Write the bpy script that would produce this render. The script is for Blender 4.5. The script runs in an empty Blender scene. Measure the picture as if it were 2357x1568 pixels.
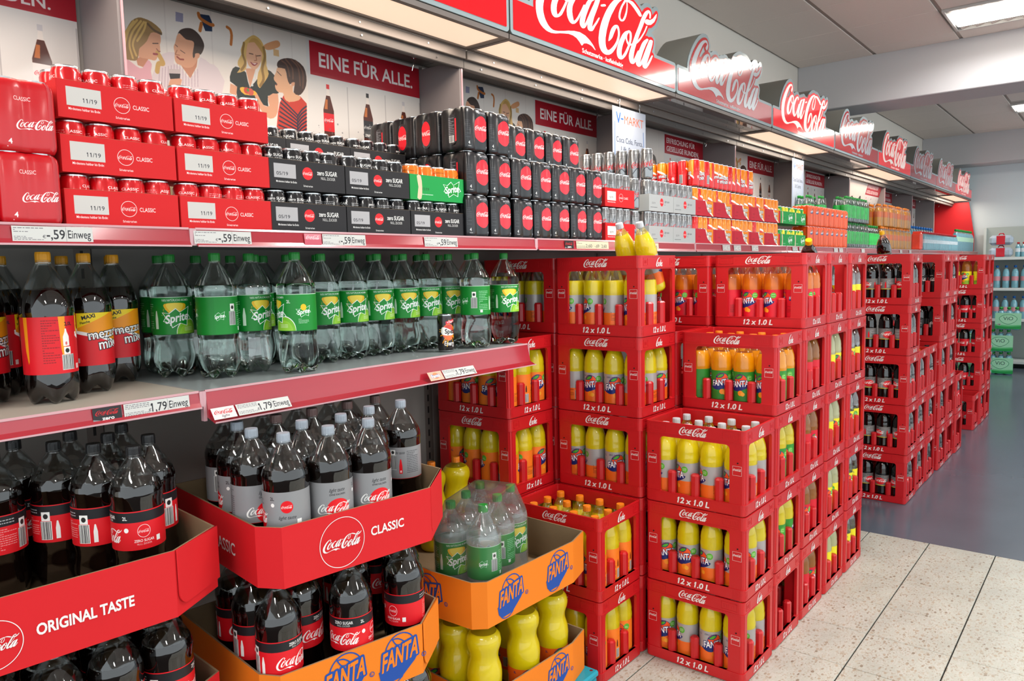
import bpy, bmesh, math, random, re
import numpy as np
from mathutils import Vector, Matrix
random.seed(7)
rng = np.random.RandomState(3)
SC = bpy.context.scene
COL = SC.collection
PI = math.pi

# ---------------------------------------------------------------- camera
F_PX, CX, CY = 1731.265, 1178.5, 784.0
YAW, PITCH, ROLL = -0.68541649, -0.09425115, -0.02152311
_f = np.array([math.sin(YAW)*math.cos(PITCH), math.cos(YAW)*math.cos(PITCH), math.sin(PITCH)])
_r0 = np.array([math.cos(YAW), -math.sin(YAW), 0.0]); _u0 = np.cross(_r0, _f)
_r = math.cos(ROLL)*_r0 + math.sin(ROLL)*_u0
_u = -math.sin(ROLL)*_r0 + math.cos(ROLL)*_u0
cam = bpy.data.cameras.new('camera'); co = bpy.data.objects.new('camera', cam); COL.objects.link(co)
cam.sensor_width = 36.0; cam.lens = F_PX/2357.0*36.0; cam.clip_start = 0.05; cam.clip_end = 60
M = Matrix(((_r[0], _u[0], -_f[0], 0), (_r[1], _u[1], -_f[1], 0), (_r[2], _u[2], -_f[2], 1.5), (0, 0, 0, 1)))
co.matrix_world = M
SC.camera = co

# ---------------------------------------------------------------- world and exposure
SC.view_settings.view_transform = 'Standard'; SC.view_settings.look = 'None'
SC.view_settings.exposure = 0.82; SC.view_settings.gamma = 1.0
SC.view_settings.use_curve_mapping = False
W = bpy.data.worlds.new('World'); SC.world = W; W.use_nodes = True
bg = W.node_tree.nodes['Background']; bg.inputs[0].default_value = (0.88, 0.96, 1.0, 1); bg.inputs[1].default_value = 1.12
SC.cycles.max_bounces = 10; SC.cycles.transmission_bounces = 10; SC.cycles.transparent_max_bounces = 16
SC.cycles.glossy_bounces = 4; SC.cycles.diffuse_bounces = 3
SC.cycles.caustics_reflective = False; SC.cycles.caustics_refractive = False
SC.cycles.sample_clamp_indirect = 4.0
SC.cycles.use_denoising = True
CEIL = 3.26
LAMPS = [(-0.47, 6.53), (-0.5, 10.8), (-0.47, 2.6), (2.7, 6.53), (2.7, 2.6), (-0.2, -1.2), (2.7, -1.2), (2.7, 10.8)]
for i, (lx, ly) in enumerate(LAMPS):
    L = bpy.data.lights.new('lamp_light', 'AREA'); L.shape = 'RECTANGLE'; L.size = 1.2; L.size_y = 0.28
    L.energy = (17 if ly > 6 and lx < 0 else 24); L.color = (1.0, 0.99, 0.97); L.spread = math.radians(160)
    lo = bpy.data.objects.new('lamp_light', L); COL.objects.link(lo); lo.location = (lx, ly, CEIL-0.035)

# ---------------------------------------------------------------- node materials
def srgb(h):
    if isinstance(h, str):
        h = h.lstrip('#'); c = [int(h[i:i+2], 16)/255 for i in (0, 2, 4)]
    else: c = h
    return tuple((x/12.92 if x <= 0.04045 else ((x+0.055)/1.055)**2.4) for x in c)
def hexc(h):
    h = h.lstrip('#'); return np.array([int(h[i:i+2], 16)/255 for i in (0, 2, 4)], np.float32)
MATS = {}
def mat(name, color='#ffffff', rough=0.5, metal=0.0, spec=0.5, coat=0.0, noise=0.0, nscale=8.0, bump=0.0, bscale=60.0,
        emit=None, estr=0.0, img=None, trans=0.0, ior=1.45, dark=0.35, crough=0.05, ns2=(1,1,1)):
    if name in MATS: return MATS[name]
    m = bpy.data.materials.new(name); m.use_nodes = True; nt = m.node_tree; N = nt.nodes; Lk = nt.links
    b = N['Principled BSDF']
    c = srgb(color) if isinstance(color, str) else color
    b.inputs['Base Color'].default_value = (*c[:3], 1)
    b.inputs['Roughness'].default_value = rough; b.inputs['Metallic'].default_value = metal
    b.inputs['Specular IOR Level'].default_value = spec
    b.inputs['Coat Weight'].default_value = coat; b.inputs['Coat Roughness'].default_value = crough
    b.inputs['Transmission Weight'].default_value = trans; b.inputs['IOR'].default_value = ior
    if img is not None:
        t = N.new('ShaderNodeTexImage'); t.image = img; t.extension = 'EXTEND'
        Lk.new(t.outputs[0], b.inputs['Base Color'])
        if emit: Lk.new(t.outputs[0], b.inputs['Emission Color'])
    if noise > 0:
        tc = N.new('ShaderNodeTexCoord'); mp = N.new('ShaderNodeMapping'); mp.inputs[3].default_value = ns2
        Lk.new(tc.outputs['Object'], mp.inputs[0])
        n = N.new('ShaderNodeTexNoise'); n.inputs['Scale'].default_value = nscale; n.inputs['Detail'].default_value = 4
        Lk.new(mp.outputs[0], n.inputs[0])
        mx = N.new('ShaderNodeMix'); mx.data_type = 'RGBA'
        mr = N.new('ShaderNodeMapRange'); mr.inputs[1].default_value = 0.35; mr.inputs[2].default_value = 0.7
        mr.inputs[3].default_value = 0; mr.inputs[4].default_value = noise
        Lk.new(n.outputs[0], mr.inputs[0]); Lk.new(mr.outputs[0], mx.inputs[0])
        if img is not None: Lk.new(t.outputs[0], mx.inputs[6])
        else: mx.inputs[6].default_value = (*c[:3], 1)
        mx.inputs[7].default_value = tuple([x*dark for x in c[:3]])+(1,) if img is None else (0.2, 0.2, 0.2, 1)
        Lk.new(mx.outputs[2], b.inputs['Base Color'])
    if bump > 0:
        tc = N.new('ShaderNodeTexCoord'); n = N.new('ShaderNodeTexNoise'); n.inputs['Scale'].default_value = bscale
        Lk.new(tc.outputs['Object'], n.inputs[0])
        bp = N.new('ShaderNodeBump'); bp.inputs['Strength'].default_value = bump; bp.inputs['Distance'].default_value = 0.002
        Lk.new(n.outputs[0], bp.inputs['Height']); Lk.new(bp.outputs[0], b.inputs['Normal'])
    if emit:
        if img is None: b.inputs['Emission Color'].default_value = (*srgb(emit), 1)
        b.inputs['Emission Strength'].default_value = estr
    MATS[name] = m; return m
def mat_film(name, tint=(1, 1, 1), gloss=0.12, rough=0.08, tr=1.0, coatc=(1, 1, 1), diff=0.0, dcol=(0.8, 0.8, 0.8)):
    """thin clear plastic: see-through sheet with a fresnel shine"""
    if name in MATS: return MATS[name]
    m = bpy.data.materials.new(name); m.use_nodes = True; nt = m.node_tree; N = nt.nodes; Lk = nt.links
    for n in list(N):
        if n.type != 'OUTPUT_MATERIAL': N.remove(n)
    out = [n for n in N if n.type == 'OUTPUT_MATERIAL'][0]
    t = N.new('ShaderNodeBsdfTransparent'); t.inputs[0].default_value = (*tint, 1)
    g = N.new('ShaderNodeBsdfGlossy'); g.inputs[0].default_value = (*coatc, 1); g.inputs['Roughness'].default_value = rough
    lw = N.new('ShaderNodeLayerWeight'); lw.inputs[0].default_value = 0.35
    ma = N.new('ShaderNodeMath'); ma.operation = 'MULTIPLY_ADD'; ma.inputs[1].default_value = 0.55; ma.inputs[2].default_value = gloss
    Lk.new(lw.outputs['Fresnel'], ma.inputs[0])
    mx = N.new('ShaderNodeMixShader'); Lk.new(ma.outputs[0], mx.inputs[0]); Lk.new(t.outputs[0], mx.inputs[1]); Lk.new(g.outputs[0], mx.inputs[2])
    last = mx
    if diff > 0:
        d = N.new('ShaderNodeBsdfDiffuse'); d.inputs[0].default_value = (*dcol, 1)
        m2 = N.new('ShaderNodeMixShader'); m2.inputs[0].default_value = diff
        Lk.new(mx.outputs[0], m2.inputs[1]); Lk.new(d.outputs[0], m2.inputs[2]); last = m2
    Lk.new(last.outputs[0], out.inputs[0]); MATS[name] = m; return m
def mat_liquid(name, color, glow=0.35):
    """cloudy soft drink behind clear plastic: glossy skin over a body that lets light through"""
    if name in MATS: return MATS[name]
    m = bpy.data.materials.new(name); m.use_nodes = True; nt = m.node_tree; N = nt.nodes; Lk = nt.links
    b = N['Principled BSDF']; c = srgb(color)
    b.inputs['Base Color'].default_value = (*c, 1); b.inputs['Roughness'].default_value = 0.35
    b.inputs['Coat Weight'].default_value = 1.0; b.inputs['Coat Roughness'].default_value = 0.06
    tr = N.new('ShaderNodeBsdfTranslucent'); tr.inputs[0].default_value = (*c, 1)
    mx = N.new('ShaderNodeMixShader'); mx.inputs[0].default_value = glow
    out = [n for n in N if n.type == 'OUTPUT_MATERIAL'][0]
    Lk.new(b.outputs[0], mx.inputs[1]); Lk.new(tr.outputs[0], mx.inputs[2]); Lk.new(mx.outputs[0], out.inputs[0])
    MATS[name] = m; return m

# ---------------------------------------------------------------- objects
def link(o): COL.objects.link(o); return o
def new(name, mesh, parent=None, loc=(0, 0, 0), rot=(0, 0, 0), label=None, cat=None, group=None, kind=None):
    o = bpy.data.objects.new(name, mesh); o.location = loc; o.rotation_euler = rot
    if parent is not None: o.parent = parent
    if label:
        if 'price' not in label and 'notice' not in label: label = re.sub(r'(?<= )(\d{1,2})(?=$|,| )', lambda m: O(int(m.group(1))) if 0 < int(m.group(1)) < 17 else m.group(1), label)
        o['label'] = label
    if cat: o['category'] = cat
    if group: o['group'] = group
    if kind: o['kind'] = kind
    COL.objects.link(o); return o
def mesh_from(name, verts, faces, mats=(), midx=None, uvs=None, smooth=False):
    me = bpy.data.meshes.new(name); me.from_pydata([tuple(v) for v in verts], [], faces)
    for m in (mats if isinstance(mats, (list, tuple)) else [mats]): me.materials.append(m)
    if midx is not None: me.polygons.foreach_set('material_index', midx)
    if uvs is not None:
        uv = me.uv_layers.new(name='UVMap'); flat = []
        for f in me.polygons:
            for vi in f.vertices: flat.extend(uvs[vi])
        uv.data.foreach_set('uv', flat)
    if smooth: me.polygons.foreach_set('use_smooth', [True]*len(me.polygons))
    me.update(); return me
class MB:
    """collects boxes, prisms and sheets into one mesh"""
    def __init__(s): s.v = []; s.f = []; s.m = []
    def add(s, vs, fs, mi=0):
        o = len(s.v); s.v += [tuple(v) for v in vs]; s.f += [tuple(i+o for i in f) for f in fs]; s.m += [mi]*len(fs); return s
    def box(s, x0, x1, y0, y1, z0, z1, mi=0, bev=0.0):
        if bev > 0:
            bev = min(bev, (x1-x0)*.45, (y1-y0)*.45, (z1-z0)*.45)
            pts = []
            b = bev
            V = []
            for z, k in ((z0, b), (z0+b, 0), (z1-b, 0), (z1, b)):
                V += [(x0+b+ (0 if k==0 else 0), y0+k, z) if False else (x0+b, y0+k, z), (x1-b, y0+k, z), (x1-k, y0+b, z), (x1-k, y1-b, z), (x1-b, y1-k, z), (x0+b, y1-k, z), (x0+k, y1-b, z), (x0+k, y0+b, z)]
            F = [tuple(reversed(range(8))), tuple(range(24, 32))]
            for L in range(3):
                for i in range(8):
                    j = (i+1) % 8; F.append((L*8+i, L*8+j, L*8+8+j, L*8+8+i))
            return s.add(V, F, mi)
        V = [(x0, y0, z0), (x1, y0, z0), (x1, y1, z0), (x0, y1, z0), (x0, y0, z1), (x1, y0, z1), (x1, y1, z1), (x0, y1, z1)]
        return s.add(V, [(3, 2, 1, 0), (4, 5, 6, 7), (0, 1, 5, 4), (1, 2, 6, 5), (2, 3, 7, 6), (3, 0, 4, 7)], mi)
    def prism(s, pts, z0, z1, mi=0, cap=True):
        n = len(pts); V = [(x, y, z0) for x, y in pts]+[(x, y, z1) for x, y in pts]
        F = [(i, (i+1) % n, n+(i+1) % n, n+i) for i in range(n)]
        if cap: F += [tuple(reversed(range(n))), tuple(range(n, 2*n))]
        return s.add(V, F, mi)
    def sweep(s, prof, y0, y1, mi=0):
        """profile in x,z swept along y"""
        n = len(prof); V = [(x, y0, z) for x, z in prof]+[(x, y1, z) for x, z in prof]
        F = [(i, n+i, n+(i+1) % n, (i+1) % n) for i in range(n)]+[tuple(range(n)), tuple(reversed(range(n, 2*n)))]
        return s.add(V, F, mi)
    def tube(s, pts, r, n=8, mi=0):
        pts = [Vector(p) for p in pts]; rings = []
        V = []; F = []
        for i, p in enumerate(pts):
            d = (pts[min(i+1, len(pts)-1)]-pts[max(i-1, 0)]).normalized()
            a = d.orthogonal().normalized() if i == 0 else (a - d*a.dot(d)).normalized()
            b = d.cross(a)
            V += [tuple(p+(a*math.cos(t)+b*math.sin(t))*r) for t in [2*PI*k/n for k in range(n)]]
        for i in range(len(pts)-1):
            for k in range(n): F.append((i*n+k, i*n+(k+1) % n, (i+1)*n+(k+1) % n, (i+1)*n+k))
        F += [tuple(reversed(range(n))), tuple(range((len(pts)-1)*n, len(pts)*n))]
        return s.add(V, F, mi)
    def mesh(s, name, mats, smooth=False, fix=True):
        me = mesh_from(name, s.v, s.f, mats, s.m, smooth=smooth)
        if fix:
            bm = bmesh.new(); bm.from_mesh(me); bmesh.ops.recalc_face_normals(bm, faces=bm.faces); bm.to_mesh(me); bm.free()
        return me
def lathe(name, prof, mats, seg=28, fill=None, mod=None, smooth=True, caps=True, disc=None):
    """prof: (r,z[,mat index of the band above]); mod(r,z,theta)->r"""
    V = []; F = []; Mi = []
    for p in prof:
        for k in range(seg):
            t = 2*PI*k/seg; r = p[0] if mod is None else mod(p[0], p[1], t)
            z = p[1]
            if mod is not None and hasattr(mod, 'z'): z = mod.z(p[0], p[1], t)
            V.append((r*math.cos(t), r*math.sin(t), z))
    for i in range(len(prof)-1):
        mi = prof[i][2] if len(prof[i]) > 2 else 0
        for k in range(seg):
            F.append((i*seg+k, i*seg+(k+1) % seg, (i+1)*seg+(k+1) % seg, (i+1)*seg+k)); Mi.append(mi)
    if caps:
        F.append(tuple(reversed(range(seg)))); Mi.append(prof[0][2] if len(prof[0]) > 2 else 0)
        n = len(prof)-1; F.append(tuple(range(n*seg, (n+1)*seg))); Mi.append(prof[-2][2] if len(prof[-2]) > 2 else 0)
    if disc is not None:
        r, z, mi = disc; o = len(V); V += [(r*math.cos(2*PI*k/seg), r*math.sin(2*PI*k/seg), z) for k in range(seg)]
        F.append(tuple(range(o, o+seg))); Mi.append(mi)
    return mesh_from(name, V, F, mats, Mi, smooth=smooth)
def band(name, prof, m, seg=36, a0=0.0, a1=2*PI):
    """label wrapped round a bottle or can; u runs round, its middle faces -y"""
    V = []; F = []; U = []
    z0 = prof[0][1]; z1 = prof[-1][1]
    for r, z in prof:
        for k in range(seg+1):
            u = k/seg; t = -PI/2 + (u-0.5)*(a1-a0)
            V.append((r*math.cos(t), r*math.sin(t), z)); U.append((u, (z-z0)/(z1-z0)))
    n = seg+1
    for i in range(len(prof)-1):
        for k in range(seg): F.append((i*n+k, i*n+k+1, (i+1)*n+k+1, (i+1)*n+k))
    return mesh_from(name, V, F, [m], uvs=U, smooth=True)
def sheet(name, w, h, m, t=0.0, n=1):
    """upright printed sheet facing -y, origin at its middle"""
    V = []; U = []; F = []
    for j in range(n+1):
        for i in range(n+1): V.append(((i/n-.5)*w, 0, (j/n-.5)*h)); U.append((i/n, j/n))
    for j in range(n):
        for i in range(n): a = j*(n+1)+i; F.append((a, a+1, a+n+2, a+n+1))
    me = mesh_from(name, V, F, [m], uvs=U)
    return me

# ---------------------------------------------------------------- tracing: a photo pixel onto an upright or level plane of the room
def ray(x, y): return _f*F_PX + _r*(x-CX) - _u*(y-CY)
def on_x(x, y, X): d = ray(x, y); t = X/d[0]; return (d[1]*t, 1.5+d[2]*t)
def on_z(x, y, Z): d = ray(x, y); t = (Z-1.5)/d[2]; return (d[0]*t, d[1]*t)

# ---------------------------------------------------------------- 2D drawing
def area(p): x, y = p[:, 0], p[:, 1]; return 0.5*np.sum(x*np.roll(y, -1)-np.roll(x, -1)*y)
def orient(p):
    p = np.asarray(p, float); return p if area(p) >= 0 else p[::-1]
def raster(polys, w, h):
    """non-zero winding fill of a union of polygons -> bool (h,w), row 0 at y=0"""
    T = np.zeros((h, w+1), np.int32); X0 = []; Y0 = []; X1 = []; Y1 = []
    for p in polys:
        q = np.roll(p, -1, 0); X0.append(p[:, 0]); Y0.append(p[:, 1]); X1.append(q[:, 0]); Y1.append(q[:, 1])
    if not X0: return T[:, :w] > 0
    X0 = np.concatenate(X0); Y0 = np.concatenate(Y0); X1 = np.concatenate(X1); Y1 = np.concatenate(Y1)
    d = np.where(Y1 > Y0, 1, -1); lo = np.minimum(Y0, Y1); hi = np.maximum(Y0, Y1)
    r0 = np.clip(np.ceil(lo-0.5).astype(int), 0, h); r1 = np.clip(np.ceil(hi-0.5).astype(int), 0, h)
    n = np.maximum(r1-r0, 0); k = n > 0
    if not k.any(): return T[:, :w] > 0
    X0, Y0, X1, Y1, d, r0, n = (a[k] for a in (X0, Y0, X1, Y1, d, r0, n))
    idx = np.repeat(np.arange(len(n)), n); off = np.arange(n.sum())-np.repeat(np.cumsum(n)-n, n)
    row = r0[idx]+off; yy = row+0.5
    x = X0[idx]+(yy-Y0[idx])*(X1[idx]-X0[idx])/(Y1[idx]-Y0[idx])
    c = np.clip(np.ceil(x-0.5).astype(int), 0, w)
    np.add.at(T, (row, c), d[idx])
    return np.cumsum(T, 1)[:, :w] != 0
def circ(cx, cy, r, n=24, ry=None):
    t = np.arange(n)*2*PI/n; return np.stack([cx+r*np.cos(t), cy+(ry or r)*np.sin(t)], 1)
def seg_quads(p, r, closed=True):
    out = []; m = len(p); rr = np.full(m, r) if np.isscalar(r) else r
    for i in range(m if closed else m-1):
        a = p[i]; b = p[(i+1) % m]; d = b-a; L = math.hypot(*d)
        if L < 1e-9: continue
        nrm = np.array([-d[1], d[0]])/L; ra, rb = rr[i], rr[(i+1) % m]
        out.append(orient([a-nrm*ra, b-nrm*rb, b+nrm*rb, a+nrm*ra]))
    for i in range(m): out.append(circ(p[i][0], p[i][1], rr[i], 10))
    return out
def dilate(polys, r):
    out = list(polys)
    for p in polys: out += seg_quads(p, r)
    return out
def spline(pts, n=6):
    P = np.asarray(pts, float); out = []
    for i in range(len(P)-1):
        p0 = P[max(i-1, 0)]; p1 = P[i]; p2 = P[i+1]; p3 = P[min(i+2, len(P)-1)]
        for k in range(n):
            t = k/n; out.append(0.5*((2*p1)+(-p0+p2)*t+(2*p0-5*p1+4*p2-p3)*t*t+(-p0+3*p1-3*p2+p3)*t**3))
    out.append(P[-1]); return np.array(out)
def brush(pts, n=6, closed=False):
    """(x,y,width) stroke -> polygons"""
    s = spline(pts, n); return seg_quads(s[:, :2], np.maximum(s[:, 2], 1)/2, closed=False)
def xf(polys, s=1.0, t=(0, 0), rot=0.0, sy=None, shear=0.0):
    sy = s if sy is None else sy; c, q = math.cos(rot), math.sin(rot); out = []
    for p in polys:
        x = p[:, 0]*s+p[:, 1]*sy*shear; y = p[:, 1]*sy; out.append(orient(np.stack([x*c-y*q+t[0], x*q+y*c+t[1]], 1)))
    return out
_tc = {}
def glyphs(txt, bold=0.0, spacing=1.0, raw=False):
    """outline triangles of a line of text, height about 0.7 per em, starting at x=0"""
    key = (txt, bold, spacing, raw)
    if key in _tc: return _tc[key]
    cu = bpy.data.curves.new('t', 'FONT'); cu.body = txt; cu.offset = bold; cu.resolution_u = 3; cu.space_character = spacing
    ob = bpy.data.objects.new('t', cu); COL.objects.link(ob)
    dg = bpy.context.evaluated_depsgraph_get(); me = ob.evaluated_get(dg).to_mesh()
    me.calc_loop_triangles(); V = np.array([v.co[:2] for v in me.vertices]).reshape(-1, 2)
    tr = [orient(V[list(t.vertices)]) for t in me.loop_triangles]
    ob.evaluated_get(dg).to_mesh_clear(); bpy.data.objects.remove(ob); bpy.data.curves.remove(cu)
    wd = V[:, 0].max()-V[:, 0].min() if len(V) else 0; x0 = V[:, 0].min() if len(V) else 0
    tr = [t-np.array([x0, 0]) for t in tr]
    if '1' in txt and not raw:      # the built-in figure one is a bare bar: give it its flag
        sw = glyphs('1', bold, spacing, True)[1]
        for i, ch in enumerate(txt):
            if ch == '1':
                xl = glyphs(txt[:i+1], bold, spacing, True)[1]-sw if i else 0.0
                tr.append(orient([(xl-.10, .47-bold), (xl+.01, .53-bold), (xl+.01, .69+bold), (xl-.03, .69+bold), (xl-.10, .60+bold)]))
    res = (tr, wd); _tc[key] = res; return res
class Canvas:
    def __init__(s, w, h, bgc, ss=2):
        s.w, s.h, s.ss = w, h, ss; s.a = np.empty((h*ss, w*ss, 3), np.float32); s.a[:] = hexc(bgc)
    def fill(s, polys, c, alpha=1.0):
        if isinstance(polys, np.ndarray): polys = [orient(polys)]
        polys = [orient(p)*s.ss for p in polys]
        if not polys: return
        mn = np.floor(np.min([p.min(0) for p in polys], 0)).astype(int); mx = np.ceil(np.max([p.max(0) for p in polys], 0)).astype(int)+1
        x0, y0 = max(mn[0], 0), max(mn[1], 0); x1, y1 = min(mx[0], s.w*s.ss), min(mx[1], s.h*s.ss)
        if x1 <= x0 or y1 <= y0: return
        m = raster([p-np.array([x0, y0]) for p in polys], x1-x0, y1-y0)
        sub = s.a[y0:y1, x0:x1]; sub[m] = sub[m]*(1-alpha)+hexc(c)*alpha
    def rect(s, x0, y0, x1, y1, c, alpha=1.0): s.fill(np.array([(x0, y0), (x1, y0), (x1, y1), (x0, y1)], float), c, alpha)
    def poly(s, pts, c, smooth=0, alpha=1.0):
        p = np.asarray(pts, float)
        if smooth:
            q = spline(np.concatenate([p[-1:], p, p[:2]]), smooth); p = q[smooth:-smooth]
        s.fill(p, c, alpha)
    def circle(s, x, y, r, c, ry=None, alpha=1.0): s.fill(circ(x, y, r, 40, ry), c, alpha)
    def ring(s, x, y, r, wd, c): s.fill(seg_quads(circ(x, y, r, 48), wd/2), c)
    def line(s, pts, wd, c, sm=0, alpha=1.0):
        p = np.asarray(pts, float)
        if sm: p = spline(p, sm)
        s.fill(seg_quads(p, wd/2, closed=False), c, alpha)
    def text(s, txt, x, y, size, c, bold=0.0, al='c', rot=0.0, sx=1.0, shear=0.0, fit=None, out=None, outc='#000000', spacing=1.0):
        g, wd = glyphs(txt, bold, spacing); k = size*sx
        if fit: k = fit/wd
        ox = {'l': 0, 'c': -wd*k/2, 'r': -wd*k}[al]
        p = [t*np.array([k, size])+np.array([ox, 0]) for t in g]
        if out:
            g2, _ = glyphs(txt, bold+out, spacing); p2 = [t*np.array([k, size])+np.array([ox-out*k, 0]) for t in g2]
            s.fill(xf(p2, 1, (x, y), rot, shear=shear), outc)
        s.fill(xf(p, 1, (x, y), rot, shear=shear), c)
    def logo(s, x, y, w, c, rot=0.0, polys=None, sx=1.0): s.fill(xf(polys or LOGO, w*sx, (x, y), rot, sy=w), c)
    def greek(s, x0, y0, x1, y1, n, c, alpha=.8):
        """fine print too small to read: rows of short dashes"""
        for i in range(n):
            y = y1-(i+.7)*(y1-y0)/n; h = (y1-y0)/n*.38; x = x0
            while x < x1-2:
                L = rng.uniform(.04, .16)*(x1-x0); s.rect(x, y, min(x+L, x1), y+h, c, alpha); x += L+(x1-x0)*.03
                if rng.rand() < .08: break
    def barcode(s, x0, y0, x1, y1):
        s.rect(x0, y0, x1, y1, '#f2f2ee'); x = x0+2
        while x < x1-3:
            w = rng.choice([1, 1.6, 2.6])*(x1-x0)/46; s.rect(x, y0+2, x+w, y1-2, '#15151a'); x += w+rng.choice([1, 1.5, 2.2])*(x1-x0)/46
    def image(s, name):
        k = s.ss; a = s.a.reshape(s.h, k, s.w, k, 3).mean((1, 3)); o = np.ones((s.h, s.w, 4), np.float32); o[..., :3] = a
        im = bpy.data.images.new(name, s.w, s.h); im.pixels.foreach_set(o.ravel()); im.update(); im.pack(); return im

# ---------------------------------------------------------------- masks to outlines to meshes
def contours(m):
    """marching squares on a float mask (h,w) at 0.5 -> closed loops"""
    h, w = m.shape; m = np.pad(m, 1); a = m > 0.5
    c = a[:-1, :-1]*1+a[:-1, 1:]*2+a[1:, 1:]*4+a[1:, :-1]*8
    ys, xs = np.nonzero((c > 0) & (c < 15)); nxt = {}
    E = {1: [(3, 0)], 2: [(0, 1)], 3: [(3, 1)], 4: [(1, 2)], 5: [(3, 0), (1, 2)], 6: [(0, 2)], 7: [(3, 2)], 8: [(2, 3)], 9: [(2, 0)], 10: [(0, 1), (2, 3)], 11: [(2, 1)], 12: [(1, 3)], 13: [(1, 0)], 14: [(0, 3)]}
    def pt(y, x, e):
        if e == 0: v0, v1 = m[y, x], m[y, x+1]; return ('h', y, x), (x+(.5-v0)/(v1-v0), y)
        if e == 2: v0, v1 = m[y+1, x], m[y+1, x+1]; return ('h', y+1, x), (x+(.5-v0)/(v1-v0), y+1)
        if e == 3: v0, v1 = m[y, x], m[y+1, x]; return ('v', y, x), (x, y+(.5-v0)/(v1-v0))
        v0, v1 = m[y, x+1], m[y+1, x+1]; return ('v', y, x+1), (x+1, y+(.5-v0)/(v1-v0))
    P = {}
    for y, x in zip(ys.tolist(), xs.tolist()):
        for e0, e1 in E[int(c[y, x])]:
            k0, p0 = pt(y, x, e0); k1, p1 = pt(y, x, e1); P[k0] = p0; P[k1] = p1; nxt[k0] = k1
    loops = []
    while nxt:
        k = next(iter(nxt)); L = []
        while k in nxt: L.append(P[k]); k = nxt.pop(k)
        if len(L) > 5: loops.append(np.array(L)-0.5)
    return loops
def rdp(p, eps):
    def rec(a, b):
        if b <= a+1: return []
        d = p[b]-p[a]; L = math.hypot(*d) or 1e-9
        q = p[a+1:b]-p[a]; dist = np.abs(q[:, 0]*d[1]-q[:, 1]*d[0])/L; i = int(dist.argmax())
        if dist[i] < eps: return []
        i += a+1; return rec(a, i)+[i]+rec(i, b)
    n = len(p); far = int(((p-p[0])**2).sum(1).argmax())
    idx = [0]+rec(0, far)+[far]; q = np.concatenate([p[far:], p[:1]]); pp = p; p = q
    idx2 = rec(0, len(q)-1); p = pp
    return np.concatenate([pp[idx], q[idx2]]) if idx2 else pp[idx]
def outline(polys, res, pad=0.05):
    """union of polygons -> simplified loops; res = cell size"""
    mn = np.min([p.min(0) for p in polys], 0)-pad; mx = np.max([p.max(0) for p in polys], 0)+pad
    w, h = ((mx-mn)/res).astype(int)+2; k = 3
    m = raster([(p-mn)/res*k for p in polys], w*k, h*k).reshape(h, k, w, k).mean((1, 3))
    return [rdp(L, 0.3)*res+mn+res*0 for L in contours(m)]
def flat_mesh(name, loops, m, depth=0.0, back=0.0):
    """fills loops (holes by even-odd), thickness depth, standing upright facing -y"""
    cu = bpy.data.curves.new('c', 'CURVE'); cu.dimensions = '2D'; cu.fill_mode = 'BOTH'; cu.extrude = depth/2
    for L in loops:
        if len(L) < 3: continue
        sp = cu.splines.new('POLY'); sp.points.add(len(L)-1); sp.use_cyclic_u = True
        sp.points.foreach_set('co', np.concatenate([L, np.zeros((len(L), 1)), np.ones((len(L), 1))], 1).ravel())
    ob = bpy.data.objects.new('c', cu); COL.objects.link(ob); dg = bpy.context.evaluated_depsgraph_get()
    me = bpy.data.meshes.new_from_object(ob.evaluated_get(dg)); bpy.data.objects.remove(ob); bpy.data.curves.remove(cu)
    me.name = name; me.materials.clear(); me.materials.append(m)
    me.transform(Matrix(((1, 0, 0, 0), (0, 0, -1, -back), (0, 1, 0, 0), (0, 0, 0, 1)))); return me
def text_mesh(name, txt, size, m, bold=0.02, sx=1.0, shear=0.0, depth=0.0006, width=None, al='c', spacing=1.0):
    g, wd = glyphs(txt, bold, spacing); k = size*sx
    if width: k = width/wd
    ox = {'l': 0, 'c': -wd*k/2, 'r': -wd*k}[al]
    V = []; F = []
    for t in g:
        o = len(V); V += [(p[0]*k+ox+p[1]*size*shear, -depth, p[1]*size) for p in t]; F.append((o, o+1, o+2))
    me = mesh_from(name, V, F, [m]); bm = bmesh.new(); bm.from_mesh(me); bmesh.ops.remove_doubles(bm, verts=bm.verts, dist=1e-6)
    bm.to_mesh(me); bm.free(); return me

# ---------------------------------------------------------------- the flowing script word, drawn stroke by stroke from the big sign
A = [[(440,400,22),(441,360,44),(455,320,30),(454,285,16),(432,240,36),(395,232,56),(345,270,64),(290,360,78),(235,480,84),(190,610,86),(168,730,86),(160,850,78),(170,960,78),(200,1070,76),(250,1150,64),(310,1186,46),(400,1180,32),(490,1170,46)],
 [(455,495,30),(415,530,50),(370,620,62),(330,740,62),(318,850,62),(330,930,56),(350,950,36),(390,915,34),(430,820,28),(470,700,22),(490,600,22),(480,520,26),(455,492,20)],
 [(455,530,14),(430,560,14),(422,620,16),(440,680,18),(470,705,16),(500,690,18),(540,635,16),(575,590,14)],
 [(638,625,26),(645,590,24),(620,560,36),(580,590,44),(540,660,56),(505,760,58),(495,860,60),(505,950,60),(525,1015,46),(550,1010,36),(580,970,26),(610,900,22),(640,820,20),(665,740,16)],
 [(770,640,30),(730,670,46),(690,780,52),(655,900,56),(638,1000,56),(645,1065,44),(665,1060,30),(690,1000,24),(730,880,22),(770,760,22),(800,680,24)],
 [(822,640,50),(790,760,54),(755,880,54),(730,1000,54),(725,1085,48),(745,1100,36),(775,1040,26),(810,970,20),(835,910,14)],
 [(872,716,34),(900,708,34)]]
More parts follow.
